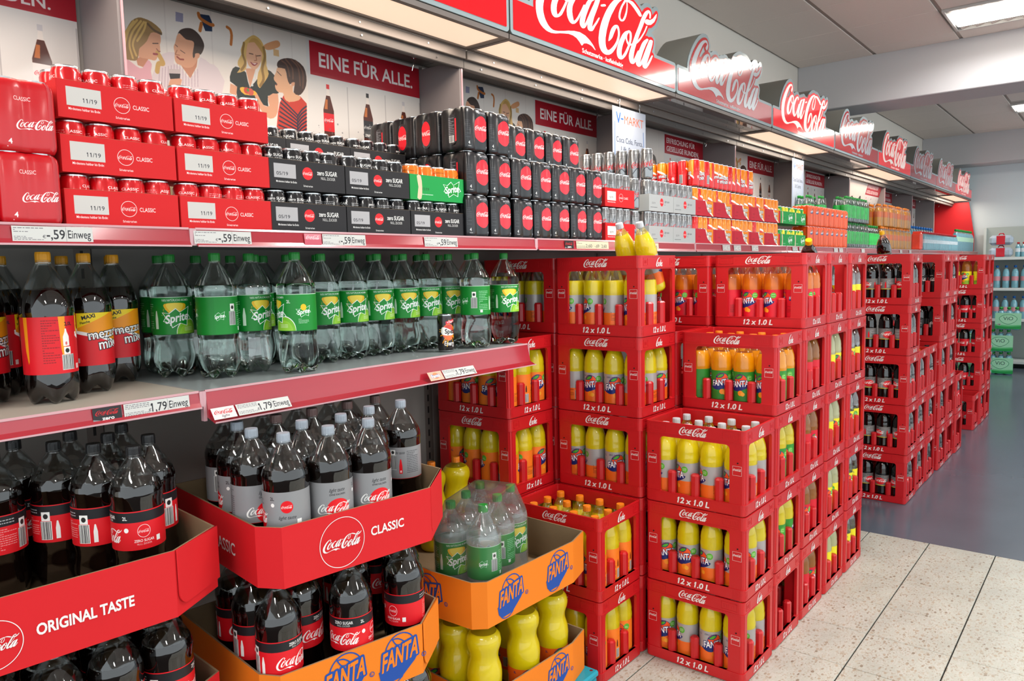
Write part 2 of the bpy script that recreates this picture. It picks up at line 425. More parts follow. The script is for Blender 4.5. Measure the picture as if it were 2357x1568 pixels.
B = [[(246,895,6),(268,840,36),(288,760,46),(312,690,46),(335,655,34),(355,670,26),(368,740,20),(362,830,22),(335,930,28),(290,1020,44),(250,1065,62),(215,1070,72),(180,1010,74),(168,900,78),(177,780,80),(200,650,80),(235,520,76),(280,400,74),(330,300,66),(385,238,50),(430,220,36),(455,235,24),(438,280,22),(408,350,20),(384,440,20),(378,520,20),(398,562,24),(425,550,24),(450,480,20),(465,400,14),(472,310,10),(465,250,10)],
 [(470,250,30),(520,270,44),(570,340,44),(605,405,44),(628,455,36)],
 [(490,712,24),(455,745,44),(420,820,52),(385,930,54),(368,1040,56),(375,1120,52),(395,1140,34),(430,1090,32),(465,1000,26),(495,900,22),(508,810,22),(505,740,24),(490,712,22)],
 [(480,730,12),(458,790,12),(460,860,16),(485,920,22),(522,912,24)],
 [(745,480,16),(748,420,20),(730,375,30),(700,410,44),(665,500,46),(630,620,46),(590,750,46),(555,880,48),(525,1000,52),(510,1110,54),(520,1190,44),(545,1170,34),(575,1090,26),(600,1010,24)],
 [(705,610,14),(680,690,14),(640,780,16),(600,850,22),(570,890,20)],
 [(705,820,34),(675,870,48),(640,970,50),(610,1080,52),(590,1180,50),(600,1230,36),(625,1200,30),(655,1120,24),(690,1000,22),(720,900,22),(740,840,20)],
 [(752,835,44),(740,900,50),(715,1010,50),(690,1110,50),(668,1200,50),(675,1250,36),(705,1210,28),(740,1130,22),(765,1060,16)]]
TAIL = [(430,1158),(480,1150),(540,1144),(610,1156),(670,1197),(720,1260),(760,1330),(795,1420),(750,1352),(715,1322),(680,1310),(652,1318),(630,1355),(605,1300),(570,1245),(530,1212),(480,1192),(430,1196)]
FLAG = [(681,562),(686,520),(706,500),(740,512),(780,482),(812,425),(829,398),(822,460),(795,535),(755,583),(715,590)]
def _sign_plane(p, ox, oy):
    return np.array([[on_x(ox+x/8.708, oy+y/8.708, -1.81)[0]-3.57, on_x(ox+x/8.708, oy+y/8.708, -1.81)[1]-2.37] for x, y in p])
SIGN_POLYS = []; STROKES_A = []
for S in A:
    q = [orient(_sign_plane(p, 1575, 70)) for p in brush(S, 4)]; SIGN_POLYS += q; STROKES_A.append(q)
SIGN_POLYS.append(orient(_sign_plane(TAIL, 1575, 70)))
for S in B: SIGN_POLYS += [orient(_sign_plane(p, 1655, 110)) for p in brush(S, 4)]
SIGN_POLYS.append(orient(_sign_plane(FLAG, 1655, 110)))
_mn = np.min([p.min(0) for p in SIGN_POLYS], 0); _mx = np.max([p.max(0) for p in SIGN_POLYS], 0); LW = _mx[0]-_mn[0]
LOOPS = outline(SIGN_POLYS, 0.0022, 0.02)
_c = (_mn+_mx)/2
LOGO = [(p-_c)/LW for p in SIGN_POLYS]          # width 1, centred
LOGO_LOOPS = [(p-_c)/LW for p in outline(SIGN_POLYS, 0.0034, 0.02)]
# short script word: first capital and o from above, k and e added
_k = [[(0,0,.10),(.17,.50,.10),(.20,.62,.07),(.15,.60,.04)], [(.06,.14,.04),(.16,.30,.06),(.25,.30,.05),(.22,.2,.04),(.10,.14,.05)], [(.10,.14,.05),(.20,.02,.08),(.29,.05,.04)]]
_e = [[(0,.12,.04),(.12,.18,.04),(.17,.27,.05),(.12,.32,.06),(.05,.26,.08),(.02,.12,.09),(.06,.01,.08),(.15,.02,.05),(.22,.10,.03)]]
def _sc(S, ox, s=1.0):
    return [xf([p/1000.], s, (ox, 0))[0] for st in S for p in brush([(x*1000, y*1000, w*1000) for x, y, w in st], 5)]
_C2 = [orient((_sign_plane(p, 1655, 110)-_mn)) for p in brush(B[0][:23], 4)]
_o2 = [orient((_sign_plane(p, 1655, 110)-_mn)) for p in brush(B[2], 4)]
_cm = np.min([p.min(0) for p in _C2], 0); _C2 = [p-_cm for p in _C2]; _hc = np.max([p.max(0) for p in _C2], 0)
_om = np.min([p.min(0) for p in _o2], 0); _o2 = [p-_om for p in _o2]; _ho = np.max([p.max(0) for p in _o2], 0)
_H = _hc[1]
COKE = [p/_H for p in _C2]+xf([p/_H for p in _o2], .92, (_hc[0]/_H*.60, 0.04))
_xo = _hc[0]/_H*.60+_ho[0]/_H*.78
COKE += xf(_sc(_k, 0, 1.0), 1.05, (_xo, .08))+xf(_sc(_e, 0, 1.0), 1.25, (_xo+.30, .08))
_cw = np.max([p.max(0) for p in COKE], 0)[0]
COKE_LOOPS = [(p/_cw-np.array([.5, .5/_cw])) for p in outline(COKE, 0.012, .05)]

_O = 'first second third fourth fifth sixth seventh eighth ninth tenth eleventh twelfth thirteenth fourteenth fifteenth sixteenth seventeenth eighteenth nineteenth twentieth twenty-first twenty-second twenty-third twenty-fourth'.split()
def O(n): return _O[n-1]
# ---------------------------------------------------------------- printed artwork
RED = '#d60c18'; WHT = '#f4f2ee'; BLK = '#16161a'
def fanta(c, x, y, s, rot=.12, letters='#ffffff', navy='#17276e', disc='#f26a1b', leaf='#4ea52c', small=None):
    """orange half disc, green leaf and bold outlined word"""
    if disc:
        c.circle(x+s*.05, y+s*.16, s*.34, navy); c.circle(x+s*.05, y+s*.17, s*.31, disc)
    c.poly([(x-.25*s, y+.26*s), (x-.05*s, y+.46*s), (x+.16*s, y+.44*s), (x+.02*s, y+.26*s)], navy, 4)
    c.poly([(x-.20*s, y+.28*s), (x-.03*s, y+.43*s), (x+.12*s, y+.42*s), (x+.0*s, y+.29*s)], leaf, 4)
    c.poly([(x-.5*s, y-.14*s), (x+.48*s, y+.02*s), (x+.40*s, y-.16*s), (x-.1*s, y-.36*s), (x-.42*s, y-.30*s)], navy, 3)
    c.text('FANTA', x, y-.13*s, .42*s, letters, bold=.02, rot=rot, fit=.92*s, out=.075, outc=navy, shear=.1)
    if small: c.text(small, x-.05*s, y-.28*s, .12*s, small_c if False else '#b7df5a', bold=.01, rot=rot)
def sprite_word(c, x, y, s, rot=.15):
    P = [(-.52, -.12), (-.42, .02), (-.55, .20), (-.30, .16), (-.05, .34), (.10, .20), (.50, .40), (.44, .12), (.58, -.05), (.40, -.10), (.38, -.30), (.10, -.20), (-.20, -.36), (-.26, -.20)]
    c.poly([(x+a*s, y+b*s) for a, b in P], '#ffffff'); c.poly([(x+a*s*.93, y+b*s*.90) for a, b in P], '#08902e')
    c.text('Sprite', x, y-.13*s, .40*s, '#ffffff', bold=.03, rot=rot, fit=.88*s, shear=.25)
def mezzo_word(c, x, y, s):
    c.text('mezzo', x, y, .40*s, '#ffffff', bold=.015, rot=.10, fit=1.0*s, out=.05, outc='#17171c')
    c.text('mix', x+.08*s, y-.33*s, .44*s, '#ffffff', bold=.015, rot=.10, fit=.60*s, out=.05, outc='#17171c')
def L_sprite():
    c = Canvas(900, 250, '#07882c')
    for x0 in (450,):
        c.text('100% NATÜRLICHE AROMEN', x0+6, 222, 20, WHT, bold=.01, fit=190)
        c.poly([(x0-75, 205), (x0+70, 205), (x0+55, 150), (x0, 122), (x0-50, 150)], '#f6c21a', 4)
        c.poly([(x0-58, 205), (x0+52, 205), (x0+38, 160), (x0, 140), (x0-40, 160)], '#fbe04c', 4)
        c.circle(x0+95, 10, 95, '#ffffff'); c.circle(x0+95, 6, 92, '#7fc62c'); c.circle(x0+95, 0, 74, '#9ad43c')
        sprite_word(c, x0+10, 112, 190)
        c.greek(x0+60, 22, x0+130, 50, 3, '#ffffff')
        for i in range(10): c.circle(x0-95+rng.rand()*40, 110+rng.rand()*90, 2.5, '#f6c21a')
    sprite_word(c, 700, 130, 105); c.circle(700, 160, 22, '#f6c21a'); c.greek(660, 50, 740, 85, 4, WHT)
    c.text('2L', 590, 190, 30, WHT, bold=.02)
    for xx in (130,):
        c.barcode(xx-28, 60, xx+32, 150); c.rect(xx-18, 152, xx+22, 200, WHT); c.circle(xx+2, 176, 12, '#222222')
        c.greek(xx+50, 40, xx+150, 210, 12, '#bfe8c4'); c.rect(xx+60, 22, xx+85, 45, WHT)
        c.poly([(xx+170, 40), (xx+170, 110), (xx+178, 160), (xx+186, 160), (xx+194, 110), (xx+194, 40)], '#dff5df')
    sprite_word(c, 30, 120, 80)
    c.rect(0, 0, 900, 4, '#046a20'); c.rect(0, 246, 900, 250, '#c9e9cd')
    return c.image('lemon_lime_label')
def L_mezzo():
    c = Canvas(900, 335, '#d9101f')
    c.poly([(300, 335), (640, 335), (640, 215), (560, 190), (420, 170), (300, 215)], '#f59a12')
    c.poly([(300, 215), (420, 178), (560, 120), (660, 90), (660, 112), (560, 150), (430, 196), (300, 240)], '#ffffff', 4)
    c.poly([(640, 335), (300, 335), (300, 225), (430, 190), (560, 150), (640, 120)], '#f59a12')
    c.poly([(300, 225), (430, 190), (560, 145), (655, 118), (655, 96), (560, 122), (430, 170), (300, 205)], '#ffffff', 3)
    mezzo_word(c, 470, 175, 210)
    c.poly([(300, 335), (520, 335), (300, 240)], '#f7d716'); c.text('MAXI', 372, 300, 34, '#17171c', bold=.03, rot=.2)
    c.text('Flasche', 350, 270, 20, '#17171c', bold=.02, rot=.2)
    for xx in (20, 720): c.poly([(xx+150, 335), (xx+190, 335), (xx+185, 90), (xx+172, 60), (xx+158, 140)], '#f59a12')
    xx = 60
    c.greek(xx+20, 60, xx+110, 320, 18, '#7a0d16'); c.text('2,0L', xx+170, 280, 30, '#17171c', bold=.02)
    c.poly([(xx+130, 160), (xx+130, 215), (xx+142, 245), (xx+144, 262), (xx+154, 262), (xx+156, 245), (xx+168, 215), (xx+168, 160)], WHT)
    c.text('8', xx+149, 168, 24, '#d9101f', bold=.03)
    c.rect(xx+132, 112, xx+174, 155, WHT); c.circle(xx+153, 133, 13, '#222222')
    c.barcode(xx+118, 20, xx+196, 110); c.rect(xx+215, 20, xx+245, 50, '#e9c9c6')
    c.text('2L', 700, 270, 36, '#17171c', bold=.02)
    return c.image('orange_cola_label')
def L_light():
    c = Canvas(900, 240, '#8b8b8d')
    for i in range(0, 240, 3): c.rect(0, i, 900, i+1, '#949496', .5)
    x0 = 450
    c.circle(x0+30, 62, 78, '#e0141f', ry=72); c.rect(x0-60, 0, x0+120, 4, '#8b8b8d')
    c.logo(x0+5, 72, 230, WHT, sx=1.0, rot=.02); c.text('light taste', x0+22, 178, 34, '#17171c', bold=.0, shear=.3, fit=100); c.text('OHNE KALORIEN', x0+25, 155, 17, '#17171c', bold=.01, fit=105)
    c.circle(700, 148, 38, '#e0141f'); c.logo(700, 148, 66, WHT); c.text('light taste', 700, 72, 30, '#17171c', shear=.3, fit=104)
    c.text('2L', 610, 190, 28, '#17171c', bold=.01); c.circle(612, 160, 12, WHT)
    c.rect(760, 35, 790, 65, WHT)
    c.greek(150, 40, 250, 215, 13, '#3a3a3e'); c.text('light taste', 90, 190, 30, '#17171c', shear=.3, fit=84)
    c.poly([(90, 40), (90, 100), (98, 150), (106, 150), (114, 100), (114, 40)], '#e0141f'); c.text('8', 102, 48, 24, WHT, bold=.03)
    c.barcode(15, 70, 70, 180); c.rect(22, 182, 62, 222, WHT); c.circle(42, 202, 12, '#222222')
    c.rect(0, 0, 900, 3, '#c01018')
    return c.image('grey_cola_label')
def L_zero2():
    c = Canvas(900, 210, '#dc1420'); c.rect(0, 150, 900, 204, BLK); c.rect(0, 204, 900, 210, '#dc1420')
    x0 = 450; c.logo(x0, 78, 260, WHT); c.text('ZERO SUGAR', x0+20, 170, 26, WHT, bold=.02, fit=130); c.text('NULL ZUCKER', x0+20, 155, 15, WHT, fit=90)
    c.ring(700, 100, 34, 2.5, WHT); c.logo(700, 100, 58, WHT); c.text('ZERO SUGAR', 700, 42, 20, WHT, bold=.02, fit=110); c.text('NULL ZUCKER', 700, 26, 13, WHT, fit=80)
    c.text('2L', 600, 165, 28, WHT, bold=.02); c.circle(606, 110, 13, WHT); c.rect(770, 30, 795, 60, WHT)
    c.barcode(140, 16, 205, 120); c.rect(148, 122, 198, 172, WHT); c.circle(173, 147, 14, '#222222')
    c.greek(40, 20, 130, 140, 10, '#f0b9b4'); c.greek(10, 160, 120, 190, 2, '#dddddd')
    c.poly([(225, 20), (225, 80), (232, 120), (240, 120), (248, 80), (248, 20)], WHT)
    return c.image('red_black_cola_label')
def L_orange2():
    c = Canvas(900, 200, '#ef6418'); fanta(c, 450, 105, 190); fanta(c, 100, 120, 90); fanta(c, 780, 120, 90)
    c.text('2L', 330, 160, 26, '#17276e', bold=.02); c.greek(560, 30, 640, 170, 9, '#a83c08'); c.barcode(180, 30, 240, 120)
    return c.image('orange_soda_label_large')
def L_one(name, top, bot, split=.42, lemon=None):
    """label of the returnable litre bottle"""
    c = Canvas(720, 330, top)
    if split: c.rect(0, 0, 720, int(330*split), bot)
    fanta(c, 360, 192, 225, disc='#f2551b')
    c.circle(370, 92, 30, '#f08a1c'); c.circle(395, 80, 22, '#f5a32a')
    c.circle(470, 262, 34, '#58ad2e'); c.greek(448, 245, 492, 280, 3, '#ffffff')
    c.text('1L', 215, 280, 30, '#17276e', bold=.02)
    if top in ('#a9a3a2',): c.text('ZERO SUGAR', 330, 288, 24, '#30305a', bold=.01, fit=130)
    for x in (560,):
        c.greek(x, 50, x+90, 150, 8, '#5a2408'); c.barcode(x+100, 12, x+150, 110)
        c.poly([(x+105, 130), (x+105, 170), (x+112, 205), (x+120, 205), (x+127, 170), (x+127, 130)], '#5a2408')
    c.greek(20, 60, 110, 150, 8, '#5a2408'); fanta(c, 100, 235, 100); 
    return c.image(name)
def L_colaone(name, basec, bandc, word):
    c = Canvas(720, 260, basec)
    if bandc: c.rect(0, 0, 720, 12, bandc); c.rect(0, 248, 720, 260, bandc)
    if basec == '#7c7876': c.circle(365, 105, 88, '#e0141f', ry=80)
    c.logo(360, 120, 250, WHT)
    if word: c.text(word, 370, 205, 30, WHT if basec != '#7c7876' else '#17171c', fit=130, bold=.01)
    c.greek(60, 50, 200, 220, 11, '#dddddd'); c.barcode(215, 24, 262, 120); c.greek(560, 50, 690, 200, 9, '#dddddd')
    c.poly([(520, 30), (520, 110), (529, 170), (539, 170), (548, 110), (548, 30)], '#e0141f' if basec != '#d21424' else WHT)
    return c.image(name)
def C_can(name):
    c = Canvas(480, 300 if name.startswith('s_') else 260, RED); H = c.h
    if name == 's_classic' or name == 'classic':
        c.text('CLASSIC', 240, H*.845, 24, WHT, bold=.015, fit=96); c.logo(240, H*.56, 215, WHT, rot=.05)
        c.text('CLASSIC', 20, H*.845, 24, WHT, bold=.015, fit=96); c.greek(350, 60, 460, H*.92, 14, '#ffb0b0'); c.rect(352, H*.76, 455, H*.80, WHT); c.logo(40, H*.56, 190, WHT, rot=.05)
    if name == 's_zero' or name == 'zero':
        c.rect(0, 0, 480, H, BLK); c.circle(240, H*.34, 92, RED, ry=100); c.logo(240, H*.40, 170, WHT)
        c.text('zero SUGAR', 240, H*.86, 30, WHT, bold=.02, fit=150); c.text('NULL ZUCKER', 240, H*.785, 18, WHT, fit=100)
        c.greek(345, 30, 460, H*.93, 14, '#c8c8c8'); c.circle(20, H*.3, 80, RED, ry=90); c.barcode(60, 60, 110, 150)
    if name == 's_light':
        c.rect(0, 0, 480, H, '#8f9193'); c.logo(240, H*.55, 240, '#c8141e', rot=.12)
        c.line([(140, 60), (200, 120), (260, 90), (330, 150)], 10, '#4a4a50', 5); c.text('light', 265, H*.30, 46, '#4a4a50', shear=.3, fit=80)
        c.line([(170, 170), (200, 250)], 9, '#5a5a60'); c.greek(360, 40, 460, H*.88, 14, '#3a3a3e'); c.barcode(400, 40, 450, 110); c.greek(150, H*.88, 300, H*.93, 1, '#3a3a3e')
    if name == 's_mezzo':
        c.rect(0, 0, 480, H, '#dd1a1c'); c.poly([(120, H), (360, H), (350, 120), (240, 160), (130, 205)], '#f68a12')
        c.poly([(120, 215), (240, 170), (340, 100), (355, 85), (350, 120), (240, 190), (130, 235)], '#ffffff', 3); mezzo_word(c, 240, 140, 170)
        c.barcode(20, 40, 70, 150); c.line([(380, 220), (470, 220)], 3, '#8a1010'); c.line([(380, 180), (470, 180)], 3, '#8a1010'); c.line([(380, 140), (470, 140)], 3, '#8a1010'); c.circle(425, 110, 20, '#eeaaaa')
    if name == 'sprite':
        c.rect(0, 0, 480, H, '#0c9c34'); c.poly([(180, 250), (330, 250), (320, 140), (200, 110)], '#e8e21e', 3); sprite_word(c, 250, 90, 180); c.greek(350, 30, 460, 220, 12, '#d0f0d4'); c.circle(60, 60, 50, '#8ccf30')
    if name == 'orange':
        c.rect(0, 0, 480, H, '#f47a18'); c.line([(60, 150), (140, 240), (300, 235)], 5, '#8a3c08', 5); fanta(c, 240, 110, 170); c.circle(350, 60, 28, '#58ad2e'); c.greek(380, 60, 470, 200, 9, '#7a3008')
    if name == 'energy':
        c.rect(0, 0, 480, H, '#1c1110'); c.circle(225, 150, 66, '#e6531c'); 
        for i in range(26):
            a = rng.rand()*2*PI; r = 70+rng.rand()*45; c.line([(225+50*math.cos(a), 140+50*math.sin(a)), (225+r*math.cos(a), 130+r*math.sin(a))], 5+6*rng.rand(), '#f59a12' if i % 2 else '#f7c21e')
        c.circle(225, 160, 52, '#c8321a'); c.circle(225, 120, 40, '#f06a1c'); c.poly([(160, 190), (240, 168), (290, 128), (160, 128)], '#f5f2e8', 3)
        c.text('Spezi', 240, 138, 52, '#1c1110', bold=.03, fit=110, rot=0); c.poly([(195, 210), (310, 235), (310, 262), (195, 235)], '#d3142a'); c.text('+Taurin', 252, 226, 26, WHT, bold=.02, rot=.2, fit=84)
        c.text('Energy', 240, 40, 52, WHT, bold=.03, fit=120)
        c.greek(370, 40, 460, 250, 12, '#b9a9a0')
    return c.image('can_print_'+name)
def T_tray(kind):
    c = Canvas(490, 156, '#d5141a')
    if kind == 'classic': c.rect(35, 52, 175, 130, '#cfcbc6'); c.text('11/19', 130, 70, 26, '#33333a', fit=54); c.ring(262, 82, 34, 2.2, WHT); c.logo(262, 82, 62, WHT); c.text('CLASSIC', 345, 72, 26, WHT, bold=.01, fit=72); c.text('Mindestens haltbar bis Ende:', 105, 34, 15, WHT, bold=.02, fit=128); c.text('Schutzmarken', 262, 22, 14, WHT, bold=.02, fit=60)
    if kind == 'classic_b': c.rect(35, 52, 175, 130, '#e6e2dc'); c.text('10/19', 100, 70, 26, '#33333a', fit=54); c.ring(262, 82, 34, 2.2, WHT); c.logo(262, 82, 62, WHT); c.text('CLASSIC', 345, 72, 26, WHT, bold=.01, fit=72); c.text('Mindestens haltbar bis Ende:', 105, 34, 15, WHT, bold=.02, fit=128)
    if kind == 'zero': c.rect(0, 0, 490, 156, '#222124'); c.rect(30, 58, 165, 132, '#b2b0b2'); c.text('05/19', 80, 72, 26, '#26262c', fit=70); c.circle(240, 92, 34, '#e1232b'); c.logo(240, 92, 62, WHT); c.text('zero SUGAR', 370, 90, 36, WHT, bold=.02, fit=136); c.text('NULL ZUCKER', 375, 66, 22, WHT, fit=96); c.text('Mindestens haltbar bis Ende:', 105, 34, 15, WHT, bold=.02, fit=128); c.text('Schutzmarken', 240, 20, 14, WHT, bold=.02, fit=60)
    if kind == 'sprite': c.rect(0, 0, 490, 156, '#0f9a46'); sprite_word(c, 375, 82, 150); c.poly([(60, 10), (95, 8), (105, 80), (95, 150), (60, 148), (72, 80)], '#d8c8a6', 2); c.text('11/19', 135, 60, 26, '#1d4a2c', fit=56); c.greek(105, 30, 200, 42, 1, WHT)
    if kind == 'light': c.rect(0, 0, 490, 156, '#b3b8b7'); c.circle(250, 88, 34, '#e1232b', ry=38); c.logo(250, 88, 60, WHT); c.text('light taste', 355, 88, 30, '#3a3a40', shear=.25, fit=95); c.greek(300, 60, 400, 74, 1, '#6a6a6e'); c.text('03/19', 90, 66, 26, '#6a6a6e', fit=66); c.greek(30, 30, 160, 42, 1, '#26262c')
    if kind == 'mezzo': c.rect(0, 0, 490, 156, '#c2142e'); c.poly([(235, 156), (430, 156), (430, 0), (400, 0), (330, 60), (290, 100)], '#f58a1a'); c.poly([(235, 156), (262, 100), (300, 50), (420, 0), (438, 0), (350, 62), (300, 110), (250, 156)], '#fff3e6', 2); c.text('mezzo', 330, 96, 60, '#eeeae0', bold=.03, fit=130, out=.05, outc='#25252a'); c.text('mix', 345, 44, 62, '#eeeae0', bold=.03, fit=84, out=.05, outc='#25252a'); c.text('11/19', 90, 66, 24, '#7a0c1e', fit=54); c.greek(30, 30, 160, 40, 1, '#5a0a18')
    return c.image('tray_print_'+kind)
def T_open(v):
    c = Canvas(120, 200, '#26262a'); c.rect(0, 0, 26, 200, '#0e0e10'); c.rect(30, 0, 44, 200, '#6a6a70', .6)  # dark edge and grey streak paint the can's metallic shading into the print
    if v: c.circle(60, 100, 44, '#e01c2c', ry=84); c.logo(58, 104, 118, WHT)
    else: c.greek(30, 40, 80, 180, 12, '#a8a8ae'); c.rect(86, 20, 120, 170, '#e01c2c'); c.barcode(34, 14, 76, 60)
    return c.image('opening_%d' % v)
def T_pack(kind):
    c = Canvas(360, 430, BLK)
    if kind == 'zero':
        c.circle(256, 225, 98, '#e81c30', ry=130); c.logo(258, 235, 168, WHT, sx=1.0); c.text('zero SUGAR', 270, 378, 30, '#c9c9cf', fit=110, bold=.02); c.text('NULL ZUCKER', 270, 362, 15, '#a9a9af', fit=70)
        c.text('4', 60, 60, 46, WHT, bold=.02); c.greek(45, 35, 90, 52, 1, WHT); c.circle(330, 50, 10, '#8a8a90'); c.greek(20, 120, 80, 300, 10, '#4a4a50')
    if kind == 'classic':
        c.rect(0, 0, 360, 430, '#c80c1a'); c.text('CLASSIC', 170, 300, 34, '#ffdcd8', bold=.01, fit=92); c.logo(235, 165, 215, WHT, rot=.06); c.text('4', 90, 40, 44, WHT, bold=.02); c.greek(70, 16, 120, 32, 1, WHT)
    if kind == 'fanta': c.rect(0, 0, 360, 430, '#ea5206'); fanta(c, 250, 300, 120); c.greek(60, 40, 110, 90, 3, '#a83c08'); c.line([(180, 0), (180, 430)], 5, '#d84c10')
    return c.image('multipack_print_'+kind)
def bottle_pic(c, x, top, h, cap, lab, zero=False):
    w = h*.088
    c.poly([(x-w*.28, top), (x+w*.28, top), (x+w*.28, top-h*.06), (x-w*.28, top-h*.06)], cap)
    c.poly([(x-w*.22, top-h*.06), (x+w*.22, top-h*.06), (x+w*.3, top-h*.13), (x+w, top-h*.34), (x+w, top-h), (x-w, top-h), (x-w, top-h*.34), (x-w*.3, top-h*.13)], '#d9cfc8')
    c.poly([(x-w*.36, top-h*.15), (x+w*.36, top-h*.15), (x+w, top-h*.34), (x+w, top-h), (x-w, top-h), (x-w, top-h*.34)], '#4a1c10')
    c.poly([(x-w*.5, top-h*.2), (x-w*.1, top-h*.2), (x-w*.2, top-h*.33), (x-w*.8, top-h*.33)], '#b0622c')
    c.rect(x-w, top-h*.62, x+w, top-h*.38, lab); c.logo(x, top-h*.47, w*1.8, WHT if lab != '#d8d0cc' else '#c81420', rot=.04)
    if zero: c.text('zero', x, top-h*.60, h*.075, WHT, bold=.02)
    for i in range(46):
        a = rng.rand()*PI; r = w*(1.4+2.4*rng.rand()); c.circle(x+r*math.cos(a)*(1 if rng.rand() < .5 else -1), top-h*.95+r*1.6*math.sin(a), .8+2.2*rng.rand(), '#6e6a70', alpha=.7)
PY0, PZ0, PK = 0.95, 1.62, 850.0
def _pp(pts, ox, oy, s, dy=0.0):
    return [((on_x(ox+x/s, oy+y/s, -2.28)[0]-PY0-dy)*PK, (on_x(ox+x/s, oy+y/s, -2.28)[1]-PZ0)*PK) for x, y in pts]
def poster_base(lines, wide=1.31):
    c = Canvas(int(wide*PK), int(.715*PK), '#cfc9c5'); xs = .76*PK
    c.rect(0, 0, xs-12, .715*PK, '#d6ccc4')
    for i in range(5): c.rect(60+i*130, 200, 64+i*130, .715*PK, '#c9bdb6', .6)
    c.rect(0, 0, xs-12, 140, '#c9b48e', .8)
    c.rect(xs, .588*PK, wide*PK, .705*PK, '#a50f22')
    if len(lines) == 1: c.text(lines[0], (xs+wide*PK)/2, .622*PK, 60, '#ddd2ce', bold=.02, fit=.47*PK)
    else:
        c.text(lines[0], xs+22, .655*PK, 38, '#ddd2ce', bold=.02, al='l', fit=.40*PK); c.text(lines[1], xs+22, .605*PK, 38, '#ddd2ce', bold=.02, al='l', fit=.46*PK)
    for i, (cap, lab, z) in enumerate((('#c81420', '#c81420', False), ('#222226', '#222226', True), ('#b9b4b8', '#d8d0cc', False))):
        x = xs+.075*PK+i*.19*PK; c.rect(x+.09*PK, 0, x+.094*PK, .57*PK, '#aca6a4'); bottle_pic(c, x, .565*PK-i*2, .27*PK, cap, lab, z)
    return c
def P_family():
    c = poster_base(['EINE FÜR ALLE.']); SK = '#c99070'; SK2 = '#b87a5c'
    a = lambda p: _pp(p, 270, 20, 8.709); b = lambda p: _pp(p, 530, 60, 6.533)
    c.poly(a([(1210,60),(1365,100),(1365,275),(1210,250)]), '#8c88a0'); c.poly(a([(1700,110),(1900,140),(1960,280),(1960,460),(1820,450),(1760,300)]), '#1c2c48')
    c.line(a([(1680,100),(1720,200),(1916,320),(1980,330)]), 9, '#b0662c', 4); c.line(a([(1740,300),(1710,440)]), 9, '#b0662c', 4)
    c.line(b([(0,20),(50,60),(70,150),(60,280)]), 8, '#b0662c', 4); c.poly(b([(570,290),(750,225),(810,260),(800,320),(690,360),(600,360)]), '#c88c60', 3); c.rect(*(b([(710,350)])[0]), *(b([(800,470)])[0]), '#c8a070')
    c.poly(a([(940,900),(1190,870),(1170,1080),(1320,1180),(1500,1400),(1660,1170),(1720,970),(1916,1100),(2080,1200),(2160,1700),(700,1800),(850,1050)]), '#cdbcbe', 2)
    for i in range(14): c.line(a([(880+i*60,1100+abs(i-6)*16),(860+i*62,1560)]), 1.6, '#a8909a')
    c.poly(a([(1320,1130),(1660,1010),(1640,1160),(1510,1390)]), SK2)
    c.poly(a([(1260,500),(1200,680),(1170,760),(1190,880),(1190,1000),(1230,1090),(1320,1130),(1420,1180),(1560,1160),(1650,1030),(1680,900),(1600,650),(1400,560)]), SK, 3)
    c.poly(a([(1250,520),(1300,430),(1420,390),(1560,410),(1700,530),(1790,700),(1780,820),(1720,920),(1640,900),(1580,990),(1560,900),(1590,700),(1540,640),(1420,610),(1290,490)]), '#37261f', 3)
    c.poly(a([(1610,900),(1700,900),(1690,980),(1620,1000)]), SK, 3); c.line(a([(1310,830),(1400,890)]), 1.8, '#54342a'); c.line(a([(1205,720),(1250,760)]), 1.8, '#54342a'); c.line(a([(1240,960),(1300,1010),(1370,1015)]), 4, '#8a3c34'); c.line(a([(1240,830),(1200,910),(1290,930)]), 2.5, '#a06448')
    c.poly(a([(60,1000),(230,1010),(400,1140),(530,1180),(620,1010),(720,1100),(700,1240),(690,1600),(60,1600)]), '#d39aa2', 2)
    c.poly(a([(400,1000),(560,900),(650,1000),(540,1160),(430,1120)]), SK2)
    c.poly(a([(700,470),(800,460),(895,520),(905,650),(885,720),(895,850),(850,870),(840,960),(790,1030),(700,1015),(600,990),(450,950),(450,770),(560,620)]), SK, 2)
    c.poly(a([(440,170),(300,240),(210,380),(150,480),(90,650),(60,760),(62,900),(60,985),(200,1005),(380,1035),(440,960),(460,800),(520,740),(620,640),(700,480),(820,480),(930,525),(900,410),(720,260),(560,190)]), '#8a6a3c', 2)
    for p in ([(420,220),(250,420),(180,640),(120,900)], [(500,240),(330,450),(260,700),(330,980)], [(560,260),(420,480),(330,700),(400,930)], [(600,270),(560,420),(420,640)], [(350,240),(180,480),(110,700)]): c.line(a(p), 5, '#c09c58', 5)
    c.line(a([(640,300),(760,420),(910,500)]), 6, '#5e4730', 4); c.line(a([(840,880),(900,980),(950,1090),(860,1100),(830,1250)]), 12, '#b8904c', 4)
    c.line(a([(740,690),(850,690)]), 2.2, '#3a2620'); c.line(a([(760,900),(830,905)]), 5, '#8a3038'); c.line(a([(820,800),(860,850),(890,855)]), 3, '#8a5040')
    c.poly(a([(1075,1290),(1305,1300),(1280,1500),(1120,1490)]), '#1c1214'); c.poly(a([(1070,1200),(1310,1210),(1305,1300),(1075,1290)]), '#b8a8a6'); c.poly(a([(1290,1390),(1340,1420),(1300,1560),(1050,1560),(1100,1400)]), SK)
    c.poly(b([(130,610),(60,700),(45,830),(150,910),(160,1100),(400,1130),(500,1150),(630,1210),(625,1050),(790,1010),(740,760),(600,650),(530,700),(350,930),(290,700)]), '#1f2623', 2)
    c.poly(b([(285,640),(440,640),(400,780),(355,930)]), SK); c.poly(b([(50,860),(155,910),(140,1060),(40,1000)]), SK)
